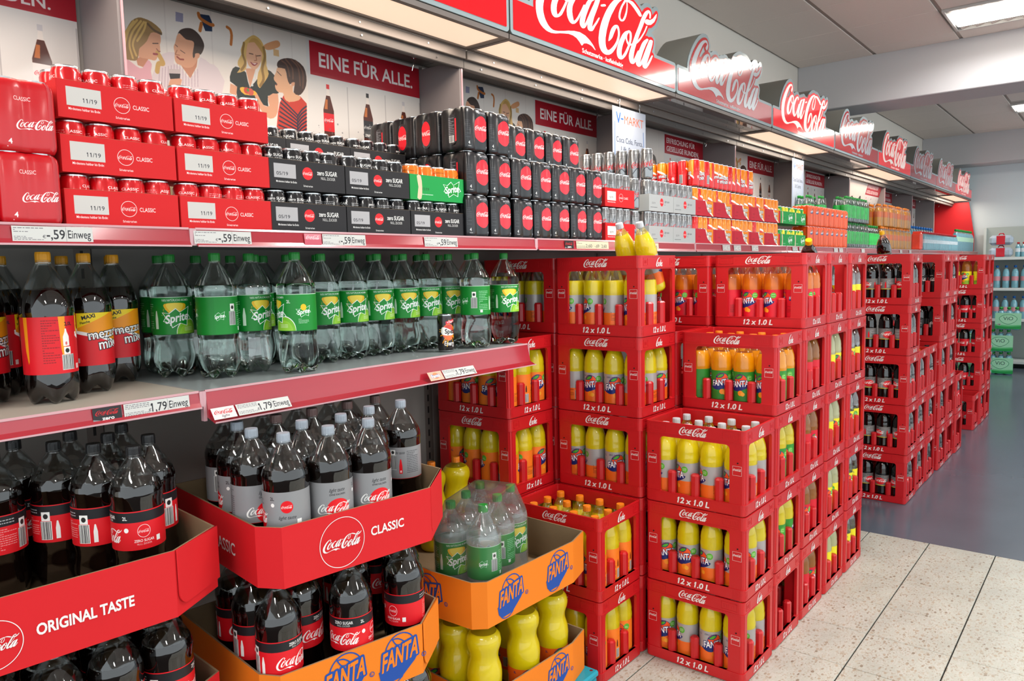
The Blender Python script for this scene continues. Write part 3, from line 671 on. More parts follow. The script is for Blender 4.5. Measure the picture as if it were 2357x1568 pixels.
    c.poly(b([(380,150),(440,155),(520,220),(570,320),(600,420),(605,600),(640,720),(600,810),(540,890),(500,935),(460,860),(480,700),(520,600),(520,400),(420,260),(330,260),(300,400),(300,600),(260,680),(150,705),(200,640),(165,590),(170,520),(220,430),(210,360),(270,230)]), '#c6a05c', 2)
    c.poly(b([(330,250),(300,360),(295,470),(330,590),(400,650),(460,640),(520,540),(540,430),(520,340),(430,250)]), '#d09c7c', 3)
    c.poly(b([(330,260),(420,250),(530,400),(560,440),(560,340),(470,210),(380,190)]), '#b48c4c', 2); c.line(b([(560,330),(580,480),(540,640),(560,800),(510,900)]), 8, '#8a6834', 4); c.line(b([(260,260),(240,420),(280,560),(220,660)]), 7, '#8a6834', 4)
    c.line(b([(340,415),(400,430)]), 2, '#3a2620'); c.line(b([(450,455),(515,450)]), 2, '#3a2620'); c.poly(b([(355,540),(400,560),(470,560),(430,600),(390,590)]), '#8a3038', 3); c.poly(b([(370,550),(400,565),(455,566),(420,582)]), '#f0e4dc', 2); c.line(b([(440,440),(455,520),(420,525)]), 2.5, '#a06448')
    for q in ((430,745),(408,812),(386,890)): c.circle(*b([q])[0], 3.5, '#c8ccc8')
    c.poly(b([(625,1060),(780,1020),(775,1290),(710,1385),(610,1370),(500,1230),(420,1040),(440,990),(480,1050),(560,1190),(650,1200)]), SK, 2)
    c.poly(b([(195,950),(240,915),(430,980),(440,1040),(270,1030)]), '#dda030', 2); c.circle(*b([(300,970)])[0], 9, '#b8402c'); c.circle(*b([(360,990)])[0], 10, '#c0503c'); c.circle(*b([(320,965)])[0], 4, '#4a7a2c')
    c.poly(b([(870,1040),(950,1150),(1120,1060),(1220,1170),(1220,1700),(740,1750),(780,1300),(810,1150)]), '#b5301f')
    for i in range(9): c.line(b([(830-i*6,1090+i*66),(1040+i*6,1300+i*52),(1080,1340+i*50)]), 4.5, '#2a2234', 3); c.line(b([(1080,1360+i*50),(1140,1270+i*54),(1215,1210+i*56)]), 4.5, '#2a2234', 3)
    c.poly(b([(780,620),(890,650),(920,790),(970,890),(1010,900),(1010,1000),(1120,1060),(1100,1120),(950,1145),(880,1090),(860,1010),(790,1000),(745,950),(735,890),(765,870),(730,830),(715,780),(750,700)]), '#cf9c78', 2)
    c.poly(b([(770,560),(820,510),(930,490),(1050,520),(1170,620),(1215,760),(1210,900),(1160,1000),(1100,1045),(1020,1000),(1040,860),(960,880),(920,780),(890,650),(780,630)]), '#3a231c', 2)
    for p in ([(900,510),(1000,640),(1010,800)], [(980,510),(1090,640),(1120,900)], [(1050,530),(1160,700),(1160,940)], [(840,530),(920,600),(960,760)]): c.line(b(p), 5, '#5e3c2c', 4)
    c.poly(b([(985,860),(1035,850),(1030,900),(990,905)]), SK, 3); c.line(b([(770,690),(830,750)]), 2, '#3a2620'); c.poly(b([(735,880),(775,872),(760,900)]), '#5a2020')
    return c.image('poster_family')
def P_round():
    c = poster_base(['ERFRISCHUNG FÜR', 'GESELLIGE RUNDEN.'])
    def person(x, y, s, hair, top, skin='#b98262', long=False, stripes=False):
        c.poly([(x-.9*s, y-2.6*s), (x-.95*s, y-1.6*s), (x-.4*s, y-1.1*s), (x+.4*s, y-1.1*s), (x+.95*s, y-1.6*s), (x+.9*s, y-3.2*s), (x-.9*s, y-3.2*s)], top, 3)
        if stripes:
            for i in range(7): c.line([(x-.8*s, y-(1.5+i*.25)*s), (x, y-(1.7+i*.25)*s), (x+.8*s, y-(1.5+i*.25)*s)], 3, '#e8dcd8', 3)
        if long: c.poly([(x, y+.75*s), (x-.55*s, y+.4*s), (x-.65*s, y-.8*s), (x-.5*s, y-1.5*s), (x+.5*s, y-1.5*s), (x+.65*s, y-.8*s), (x+.55*s, y+.4*s)], hair, 3)
        c.poly([(x-.18*s, y-.4*s), (x+.18*s, y-.4*s), (x+.22*s, y-1.2*s), (x-.22*s, y-1.2*s)], skin)
        c.circle(x, y+.1*s, .46*s, hair, ry=.62*s); c.circle(x, y-.05*s, .38*s, skin, ry=.52*s)
        c.poly([(x-.42*s, y+.1*s), (x-.3*s, y+.6*s), (x+.3*s, y+.6*s), (x+.42*s, y+.1*s), (x+.2*s, y+.35*s), (x-.2*s, y+.35*s)], hair)
        c.line([(x-.2*s, y+.04*s), (x-.08*s, y+.04*s)], 3, '#30201a'); c.line([(x+.08*s, y+.04*s), (x+.2*s, y+.04*s)], 3, '#30201a')
        c.poly([(x-.17*s, y-.25*s), (x+.17*s, y-.25*s), (x, y-.4*s)], '#e8dcd4'); c.line([(x, y), (x+.03*s, y-.14*s)], 2, '#946048')
    person(130, 430, 92, '#2c1c18', '#8c96a4'); person(290, 400, 90, '#3c261c', '#26324c', long=True)
    c.rect(430, 120, 620, 330, '#2c5a40'); person(520, 420, 84, '#1e1614', '#b82c2c', stripes=True)
    c.poly([(60, 60), (220, 80), (300, 200), (200, 260), (60, 200)], '#b8c4cc', 3); c.circle(220, 200, 18, '#b98262'); c.circle(360, 190, 18, '#b98262'); c.rect(350, 60, 372, 180, '#2a1612')
    return c.image('poster_round')
def T_price(kind):
    c = Canvas(400, 96, '#cfcfcb')
    tag = {'59': '-,59', '179': '1,79', '260': '2,60', '69': '-,69'}
    if kind in ('59', '179'):
        c.greek(8, 56, 150, 90, 3, '#55555a'); c.greek(8, 8, 150, 36, 3, '#55555a'); c.text('€', 152, 22, 28, '#33333a'); c.text(tag[kind], 210, 18, 84, '#26262c', fit=92, bold=.01)
        c.line([(262, 4), (262, 92)], 2, '#77777c'); c.text('Einweg', 330, 24, 74, '#26262c', fit=118, bold=.005)
    if kind == '260':
        c.rect(0, 0, 400, 96, '#dcd9bc'); c.greek(6, 60, 120, 90, 2, '#55554a'); c.text('2,60', 150, 18, 60, '#3a3a36', fit=76); c.text('-,69', 250, 18, 60, '#3a3a36', fit=54); c.text('2,60', 340, 18, 60, '#3a3a36', fit=66); c.greek(6, 8, 110, 40, 3, '#55554a')
    if kind == 'zero':
        c = Canvas(150, 96, '#26262a'); c.logo(75, 62, 124, '#c81a24'); c.text('zero', 78, 12, 34, WHT, bold=.03); c.poly([(0, 0), (20, 10), (60, 4), (0, 22)], '#8a8a8e', 2)
    if kind == 'light':
        c = Canvas(150, 96, '#e6d6d4'); c.logo(75, 58, 124, '#c81a24'); c.text('light', 78, 14, 30, '#33333a', shear=.3)
    if kind == 'fanta':
        c = Canvas(150, 96, '#e9b09a'); c.circle(75, 50, 34, '#e88a5a'); c.text('Fanta', 75, 34, 46, '#ffffff', bold=.03, fit=92, out=.06, outc='#2c5aa8', rot=.06)
    if kind == 'faded':
        c = Canvas(150, 96, '#d9808c'); c.rect(0, 0, 150, 50, '#cc5a6c'); c.logo(75, 66, 120, '#f0d8dc')
    if kind == 'plain': c.greek(10, 10, 190, 86, 6, '#6a6a70'); c.greek(220, 20, 380, 80, 3, '#44444a')
    return c.image('price_'+kind)
def P_market(price):
    c = Canvas(300, 420, '#b9c2d2')
    c.line([(22, 330), (20, 200), (26, 40)], 5, '#3f6fb4', 6); c.line([(278, 330), (282, 200), (276, 40)], 5, '#3f6fb4', 6); c.line([(22, 330), (20, 352)], 5, '#3f6fb4')
    c.line([(36, 394), (52, 352), (68, 394)], 9, '#2f5fae'); c.line([(76, 370), (92, 370)], 8, '#2f5fae'); c.text('MARKT', 190, 350, 56, '#dd5a2a', bold=.0, fit=176)
    c.text('Coca Cola, Fanta,', 152, 262, 36, '#1e2a44', fit=240); c.text('Lift, Sprite', 150, 220, 36, '#1e2a44', fit=150); c.greek(110, 170, 200, 196, 2, '#9aa4b4')
    if price: c.text('11.', 140, 70, 120, '#5a6680', fit=80); c.text('99', 210, 110, 50, '#5a6680')
    return c.image('market_notice_priced' if price else 'market_notice')
def P_vio():
    c = Canvas(400, 300, '#9fdcb4'); c.rect(0, 0, 400, 60, '#1f9a4c'); c.poly([(0, 60), (200, 40), (400, 60), (400, 80), (200, 66), (0, 84)], '#5cc07a', 3)
    c.poly([(60, 200), (120, 258), (200, 270), (280, 258), (340, 200), (300, 130), (200, 82), (100, 130)], '#2f8a58', 4); c.poly([(68, 200), (125, 250), (200, 262), (275, 250), (332, 200), (294, 134), (200, 92), (106, 134)], '#a9e2bc', 4)
    c.text('ViO', 200, 165, 96, '#23433c', fit=150); c.barcode(40, 66, 90, 96)
    return c.image('water_wrap')
def L_water(name, col, c2):
    c = Canvas(360, 100, col); c.rect(0, 0, 360, 16, c2); c.circle(180, 55, 28, '#e8f2f2'); c.greek(210, 30, 300, 80, 4, '#ffffff'); c.greek(40, 30, 130, 80, 4, '#ffffff'); return c.image(name)
# ---------------------------------------------------------------- materials
m_red = mat('crate_red_plastic', '#c1121a', rough=0.42, coat=0.25, crough=0.2, noise=0.10, nscale=9, bump=0.10, bscale=260, dark=0.7)
m_print = mat('white_print', '#e9e4e2', rough=0.5, noise=0.12, nscale=60, dark=0.7)
m_hole = mat('dark_hole', '#26060a', rough=0.8)
m_cola = mat('dark_cola', '#0b0504', rough=0.06, spec=0.5, coat=1.0, crough=0.03)
m_clear = mat_film('clear_bottle_plastic', (0.93, 0.95, 0.94), gloss=0.06, rough=0.05)
m_water = mat('clear_soda', '#eef6f2', rough=0.02, trans=1.0, ior=1.25)
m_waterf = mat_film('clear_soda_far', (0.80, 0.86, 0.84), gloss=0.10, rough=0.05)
m_yel = mat_liquid('yellow_soda', '#ecd60a', 0.30); m_yor = mat_liquid('orange_yellow_soda', '#f5a404', 0.30)
m_ora = mat_liquid('orange_soda', '#f08414', 0.4); m_pale = mat_liquid('pale_lemon_soda', '#d4d4a4', 0.4); m_amb = mat_liquid('amber_drink', '#b06a1c', 0.4)
def cap_mat(n, c): return mat('cap_'+n, c, rough=0.38, spec=0.5, bump=0.15, bscale=400)
CAPM = {k: cap_mat(k, v) for k, v in dict(green='#1f8f35', orange='#f0851c', amber='#e8a010', black='#18181a', grey='#9aa3ae', grey_shaded='#6d5350', red='#c41420', silver='#c3c6cb', blue='#1f6fc0', yellow='#f2b90c').items()}
m_tin = mat('bare_aluminium', '#c9cbcd', rough=0.25, metal=1.0)
m_card = mat('brown_cardboard', '#8f7759', rough=0.9, noise=0.25, nscale=30, dark=0.8, bump=0.2, bscale=90)
def lab(name, img, rough=0.45, coat=0.0, metal=0.0): return mat(name, '#ffffff', rough=rough, coat=coat, img=img, metal=metal)

# ---------------------------------------------------------------- bottles
def petal(depth=0.018, top=0.05):
    def f(r, z, t):
        if z < top: return r*(1-0.10*(1-z/top)*(0.5-0.5*math.cos(5*t)))
        return r
    f.z = lambda r, z, t: z+(depth*(1-z/top)**1.5*(0.5-0.5*math.cos(5*t)) if z < top else 0)
    return f
def body_mesh(name, prof, fill, mats, seg=30, mod=None):
    """profile split at the fill line: liquid below, clear neck above"""
    P = [];
    for i, (r, z) in enumerate(prof):
        if i and prof[i-1][1] < fill < z: f = (fill-prof[i-1][1])/(z-prof[i-1][1]); P.append((prof[i-1][0]+(r-prof[i-1][0])*f, fill, 1))
        P.append((r, z, 0 if z < fill else 1))
    rf = [p[0] for p in P if p[1] >= fill][0]
    return lathe(name, P, mats, seg=seg, mod=mod, disc=(rf*.98, fill, 0))
P2 = [(.010, .018), (.022, .008), (.034, .001), (.042, .000), (.048, .006), (.0525, .022), (.0542, .04), (.0545, .055), (.0525, .075), (.0500, .092), (.0508, .105), (.0530, .117), (.0530, .222), (.0543, .230), (.0535, .243), (.0485, .258), (.0400, .273), (.0310, .288), (.0225, .301), (.0165, .309), (.0142, .313), (.0160, .315), (.0160, .3165), (.0138, .318)]
P2M = [(.010, .018), (.022, .008), (.034, .001), (.042, .000), (.048, .006), (.0525, .022), (.0545, .04), (.0535, .060), (.0530, .066), (.0530, .194), (.0543, .202), (.0535, .216), (.0490, .238), (.0420, .258), (.0340, .275), (.0250, .292), (.0175, .306), (.0142, .313), (.0160, .315), (.0160, .3165), (.0138, .318)]
P2F = [(.012, .014), (.030, .002), (.040, .000), (.049, .010), (.0525, .030), (.0520, .045), (.0520, .128), (.0535, .145), (.0545, .165), (.0520, .188), (.0455, .208), (.0430, .222), (.0455, .238), (.0520, .258), (.0535, .272), (.0500, .288), (.0400, .300), (.0260, .308), (.0160, .313), (.0145, .316), (.0160, .3175), (.0138, .319)]
P1 = [(.030, .004), (.036, .000), (.0402, .008), (.0410, .022), (.0405, .030), (.0405, .148), (.0415, .156), (.0415, .168), (.0400, .176), (.0405, .186), (.0385, .202), (.0330, .220), (.0260, .238), (.0190, .252), (.0145, .262), (.0160, .264), (.0160, .2655), (.0130, .267)]
def cap_mesh(name, r, h, m, n=40):
    V = []; F = []; prof = [(r, 0), (r, h*.78), (r*.93, h), (r*.5, h)]
    for pr, z in prof:
        for k in range(n): t = 2*PI*k/n; q = pr*(1.0 if (k % 2 or z >= h*.9) else 0.965); V.append((q*math.cos(t), q*math.sin(t), z))
    for i in range(3):
        for k in range(n): F.append((i*n+k, i*n+(k+1) % n, (i+1)*n+(k+1) % n, (i+1)*n+k))
    F.append(tuple(reversed(range(n)))); F.append(tuple(range(3*n, 4*n)))
    return mesh_from(name, V, F, [m])
CAPS = {k: cap_mesh('cap_'+k, .0155, .0215, m, 28) for k, m in CAPM.items()}
class Kit:
    """one kind of thing: a root mesh and its parts; put() makes an individual of it"""
    def __init__(s, name, mesh, parts, desc, cat, h=0): s.name, s.mesh, s.parts, s.desc, s.cat, s.h = name, mesh, parts, desc, cat, h
    def put(s, loc, rz=0.0, label=None, group=None, rot=None, parent=None, name=None):
        if isinstance(rz, tuple): rz = (math.atan2(-loc[1], -loc[0])+PI/2 if parent is None else .65)+rz[1]+random.uniform(-rz[2], rz[2])
        if parent is None: o = new(name or s.name, s.mesh, None, loc, rot or (0, 0, rz), label or s.desc, s.cat, group)
        else: o = new(name or s.name, s.mesh, parent, loc, rot or (0, 0, rz))
        for p in s.parts:
            c = new(p[0], p[1], o, p[2] if len(p) > 2 else (0, 0, 0), p[3] if len(p) > 3 else (0, 0, 0), label=p[4] if len(p) > 4 else None)
        return o
def lab_band(name, m, r, z0, z1, seg=36): return band(name, [(r, z0), (r+.0002, (z0+z1)/2), (r, z1)], m, seg)
petm = petal()
B = {}
b_cola2 = body_mesh('cola_bottle_body', P2, .256, [m_cola, m_clear], mod=petm)
b_mez2 = body_mesh('orange_cola_bottle_body', P2M, .252, [m_cola, m_clear], mod=petm)
b_spr2 = body_mesh('lemon_bottle_body', P2, .249, [m_water, m_clear], seg=36, mod=petm)
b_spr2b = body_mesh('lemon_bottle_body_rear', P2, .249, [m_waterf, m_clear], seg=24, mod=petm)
b_fan2 = body_mesh('orange_bottle_body', P2F, .300, [m_yel, m_clear])
capz2 = (0, 0, .3135)
ml_spr = lab('lemon_lime_label', L_sprite()); ml_mez = lab('orange_cola_label', L_mezzo()); ml_lig = lab('grey_cola_label', L_light(), rough=.3)
ml_zer = lab('red_black_cola_label', L_zero2()); ml_fan = lab('orange_soda_label', L_orange2())
me_spr = lab_band('label_lemon', ml_spr, .0534, .118, .220)
B['sprite'] = Kit('soda_bottle', b_spr2, [('label', me_spr), ('cap', CAPS['green'], capz2)], 'clear lemonade bottle with green label and green cap', 'bottle')
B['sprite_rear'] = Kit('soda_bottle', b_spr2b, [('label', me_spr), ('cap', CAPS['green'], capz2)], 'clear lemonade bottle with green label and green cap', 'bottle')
m_waterp = mat_film('pack_soda', (.95, .97, .97), gloss=.06, rough=.05, diff=.26, dcol=(.82, .86, .85))
b_spr2p = body_mesh('lemon_bottle_body_pack', P2, .249, [m_waterp, m_clear], seg=30, mod=petm)
B['sprite_pack'] = Kit('soda_bottle', b_spr2p, [('label', me_spr), ('cap', CAPS['green'], capz2)], '', 'bottle')
B['mezzo'] = Kit('soda_bottle', b_mez2, [('label', lab_band('label_mezzo', ml_mez, .0534, .067, .193)), ('cap', CAPS['amber'], capz2)], 'dark orange-cola bottle with orange cap', 'bottle')
me_lig = lab_band('label_grey', ml_lig, .0534, .118, .208); me_zer = lab_band('label_redblack', ml_zer, .0534, .118, .203)
B['light'] = Kit('soda_bottle', b_cola2, [('label', me_lig), ('cap', CAPS['grey'], capz2)], 'dark cola bottle with grey label and grey cap', 'bottle')
B['light_shaded'] = Kit('soda_bottle', b_cola2, [('label', me_lig), ('cap', CAPS['grey_shaded'], capz2)], 'dark cola bottle with grey cap painted in a shade tone', 'bottle')  # rear grey caps: shadow put into a browner cap colour
B['zero'] = Kit('soda_bottle', b_cola2, [('label', me_zer), ('cap', CAPS['black'], capz2)], 'dark cola bottle with red and black label and black cap', 'bottle')
B['fanta2'] = Kit('soda_bottle', b_fan2, [('label', lab_band('label_orange', ml_fan, .0525, .050, .124)), ('cap', CAPS['orange'], capz2)], 'bulbous yellow soda bottle with orange label', 'bottle')
def one(kind, liq, labelm, cap, desc, fill=.236, lz=(.032, .148)):
    bm_ = body_mesh('litre_body_'+kind, P1, fill, [liq, m_clear], seg=24)
    B[kind] = Kit('returnable_bottle', bm_, [('label', lab_band('litre_label_'+kind, labelm, .0409, lz[0], lz[1], 24)), ('cap', CAPS[cap], (0, 0, .264))], desc, 'bottle')
l_sil = lab('label_silver', L_one('litre_silver', '#a9a3a2', '#ee6a1e'), rough=.3, metal=.2); l_org = lab('label_orange_litre', L_one('litre_orange', '#f07a1e', '#ee6a1e', 0))
l_grn = lab('label_green_litre', L_one('litre_green', '#2f8a2a', '#2f7a26', .3)); l_red = lab('label_red_litre', L_one('litre_red', '#d3142a', '#c2101f', 0)); l_lem = lab('label_lemon_litre', L_one('litre_lemon', '#e8dc1e', '#8cb82c', .3))
l_gry = lab('label_greyyellow', L_colaone('litre_grey_cola', '#7c7876', '#e8c81a', 'light')); l_cr = lab('label_redcola', L_colaone('litre_red_cola', '#d21424', None, None)); l_cz = lab('label_zerocola', L_colaone('litre_black_cola', '#1a1a1c', None, 'zero'))
one('silver', m_yel, l_sil, 'silver', 'yellow soda bottle with silver label', fill=.240)
one('silver_low', m_yel, l_sil, 'silver', 'yellow soda bottle with silver label', fill=.205)
one('orange', m_yel, l_org, 'orange', 'yellow soda bottle with orange label')
one('mango', m_yor, l_grn, 'orange', 'orange soda bottle with green label', fill=.222)
one('green', m_yel, l_grn, 'green', 'yellow soda bottle with green label')
one('redorange', m_ora, l_red, 'orange', 'orange soda bottle with red label', fill=.214)
one('redamber', m_amb, l_red, 'orange', 'amber soda bottle with red label')
one('lemon', m_pale, l_lem, 'yellow', 'pale lemonade bottle with yellow label')
one('clear', m_waterf, l_lem, 'green', 'clear lemonade bottle with yellow-green label')
one('lightcola', m_cola, l_gry, 'yellow', 'dark cola bottle with grey and yellow label', lz=(.085, .155))
one('redcola', m_cola, l_cr, 'red', 'dark cola bottle with red label', lz=(.085, .150))
one('zerocola', m_cola, l_cz, 'black', 'dark cola bottle with black label', lz=(.085, .165))
one('ambertea', m_amb, l_lem, 'yellow', 'amber drink bottle with yellow label')

# ---------------------------------------------------------------- cans and their cartons
def can_mesh(name, r, h, pm):
    prof = [(r*.80, .002, 0), (r*.84, 0, 0), (r*.93, .006, 1), (r, .014, 1), (r, h-.014, 1), (r*.87, h-.0045, 0), (r*.89, h-.002, 0), (r*.89, h, 0), (r*.82, h, 0), (r*.80, h-.004, 0), (0.002, h-.004, 0)]
    V = []; F = []; U = []; Mi = []; seg = 22; n = seg+1
    for pr, z, mi in prof:
        for k in range(n): u = k/seg; t = -PI/2+(u-.5)*2*PI; V.append((pr*math.cos(t), pr*math.sin(t), z)); U.append((u, min(1, max(0, (z-.006)/(h-.02)))))
    for i in range(len(prof)-1):
        for k in range(seg): F.append((i*n+k, i*n+k+1, (i+1)*n+k+1, (i+1)*n+k)); Mi.append(prof[i][2])
    F.append(tuple(reversed(range(seg)))); Mi.append(0)
    return mesh_from(name, V, F, [m_tin, pm], Mi, U, True)
CANS = {}
def can(kind, r, h, desc, metal=0.35, rough=.25):
    pm = mat('can_'+kind, '#ffffff', rough=rough, coat=.6, img=C_can(kind), metal=metal)
    CANS[kind] = Kit('drink_can', can_mesh('can_'+kind, r, h, pm), [], desc, 'can', h)
can('classic', .0298, .108, 'small red cola can', metal=.2); can('zero', .0298, .108, 'small black cola can', metal=.1); can('orange', .0298, .108, 'small orange soda can', metal=.2)
can('s_light', .0292, .143, 'slim silver cola can', metal=.8); can('s_mezzo', .0292, .143, 'slim orange and red can', metal=.2); can('sprite', .0298, .108, 'small green lemonade can', metal=.2)
can('energy', .0278, .128, 'black energy drink can', metal=.2)
def tray_mesh(kind, w, d, h, col, img):
    """low carton: four walls, floor; front wall carries the print"""
    mc = mat('carton_'+kind, col, rough=.75, noise=.1, nscale=20, dark=.85)
    mb = MB(); t = .003; w2, d2 = w/2, d/2
    mb.box(-w2, w2, -d2, d2, 0, t, 0); mb.box(-w2, w2, -d2, -d2+t, t, h, 0); mb.box(-w2, w2, d2-t, d2, t, h, 0)
    mb.box(-w2, -w2+t, -d2+t, d2-t, t, h, 0); mb.box(w2-t, w2, -d2+t, d2-t, t, h, 0)
    mb.box(-w2, w2, -d2+.0002, -d2+t-.0002, h, h+.0006, 1)
    me = mb.mesh('carton_'+kind, [mc, m_card])
    pm = lab('carton_print_'+kind, img, rough=.7, coat=0)
    return Kit('can_carton', me, [('printed_front', sheet('carton_front_'+kind, w-.0004, h, pm), (0, -d2-.0006, h/2))], '', 'carton')
TR = {}
for k, w, col, kk in (('classic', .246, '#cf141a', 'classic'), ('classic_b', .246, '#cf141a', 'classic_b'), ('zero', .246, '#222124', 'zero'), ('sprite', .2465, '#0f9a46', 'sprite'), ('light', .2440, '#b3b8b7', 'light'), ('mezzo', .2440, '#c2142e', 'mezzo')):
    TR[k] = tray_mesh(k, w, .126, .078, col, T_tray(kk))
def pack_mesh(kind, w=.119, d=.119, h=.144):
    """four cans in shrink film: bulging sides, film gathered over the tops"""
    n = 12; out = []
    for s in range(4):
        for i in range(n):
            t = (i/n-.5)*w; g = .007*math.exp(-(t/.010)**2); e = abs(t)/(w/2); rr = .010*max(0, (e-.72)/.28)**2
            x, y = t, -(d/2-g-rr); a = s*PI/2; out.append((x*math.cos(a)-y*math.sin(a), x*math.sin(a)+y*math.cos(a)))
    V = []; F = []; Mi = []; U = []; lev = [(.93, 0), (.985, .008), (1, .016), (1, h-.020), (.965, h-.010), (.90, h-.003), (.80, h), (.55, h-.004)]
    m = len(out)
    for k, (s_, z) in enumerate(lev):
        for j, (x, y) in enumerate(out):
            wob = 1+ (.012*math.sin(j*2.3+k*4) if k in (4, 5, 6) else 0); V.append((x*s_*wob, y*s_*wob, z)); U.append((x/w+.5, z/h))
    for k in range(len(lev)-1):
        for j in range(m): F.append((k*m+j, k*m+(j+1) % m, (k+1)*m+(j+1) % m, (k+1)*m+j)); Mi.append(0 if j < n and k < 6 else 1)
    F.append(tuple(reversed(range(m)))); Mi.append(1); F.append(tuple(range((len(lev)-1)*m, len(lev)*m))); Mi.append(1)
    img = T_pack(kind); base = {'zero': '#141416', 'classic': '#c8101c', 'fanta': '#ea5206'}[kind]
    pm = mat('film_print_'+kind, '#ffffff', rough=.34, coat=.35, crough=.15, img=img, bump=.35, bscale=45); pb = mat('film_'+kind, base, rough=.34, coat=.35, crough=.15, bump=.5, bscale=45)
    me = mesh_from('multipack_'+kind, V, F, [pm, pb], Mi, U, True)
    lids = MB()
    for sx in (-1, 1):
        for sy in (-1, 1): lids.prism([tuple(p) for p in circ(sx*w*.24, sy*d*.24, .024, 16)], h-.0035, h+.0006)
    return Kit('can_multipack', me, [('can_lids', lids.mesh('lids', [m_tin if kind != 'zero' else m_tin]))], '', 'multipack')
PK4 = {k: pack_mesh(k) for k in ('zero', 'classic', 'fanta')}
# side opening of the black packs: an oval hole that shows the can inside
m_oval = mat('pack_opening', '#3a3a3e', rough=.35, coat=.5); m_ovr = mat('pack_opening_red', '#d81c2c', rough=.3, coat=.5)

# ---------------------------------------------------------------- crates
CW, CD, CH = .39, .29, .3085
def rr_loop(hx, hy, r, n=4):
    out = []
    for cx, cy, a0 in ((hx-r, -hy+r, -PI/2), (hx-r, hy-r, 0), (-hx+r, hy-r, PI/2), (-hx+r, -hy+r, PI)):
        for i in range(n+1): a = a0+PI/2*i/n; out.append((cx+r*math.cos(a), cy+r*math.sin(a)))
    return out
def ring_prism(mb, hx, hy, r, t, z0, z1, mi=0):
    o = rr_loop(hx, hy, r); i_ = rr_loop(hx-t, hy-t, max(r-t, .001)); n = len(o)
    V = [(x, y, z0) for x, y in o]+[(x, y, z1) for x, y in o]+[(x, y, z0) for x, y in i_]+[(x, y, z1) for x, y in i_]; F = []
    for k in range(n):
        j = (k+1) % n; F += [(k, j, n+j, n+k), (2*n+j, 2*n+k, 3*n+k, 3*n+j), (n+k, n+j, 3*n+j, 3*n+k), (j, k, 2*n+k, 2*n+j)]
    mb.add(V, F, mi)
def face_panel(w, h0, h1, wx0, wx1, wz0, wz1, r=.016, t=.011):
    out = np.array([(-w/2, h0), (w/2, h0), (w/2, h1), (-w/2, h1)])
    win = []
    for cx, cz, a0 in ((wx1-r*.4, wz0+r*.4, -PI/2), (wx1-r, wz1-r, 0), (wx0+r, wz1-r, PI/2), (wx0+r*.4, wz0+r*.4, PI)):
        q = r if a0 in (0, PI/2) else r*.4
        for i in range(6): a = a0+PI/2*i/5; win.append((cx+q*math.cos(a), cz+q*math.sin(a)))
    me = flat_mesh('p', [out, np.array(win)], m_red, depth=t); v = [tuple(x.co) for x in me.vertices]; f = [tuple(p.vertices) for p in me.polygons]
    bpy.data.meshes.remove(me); return v, f
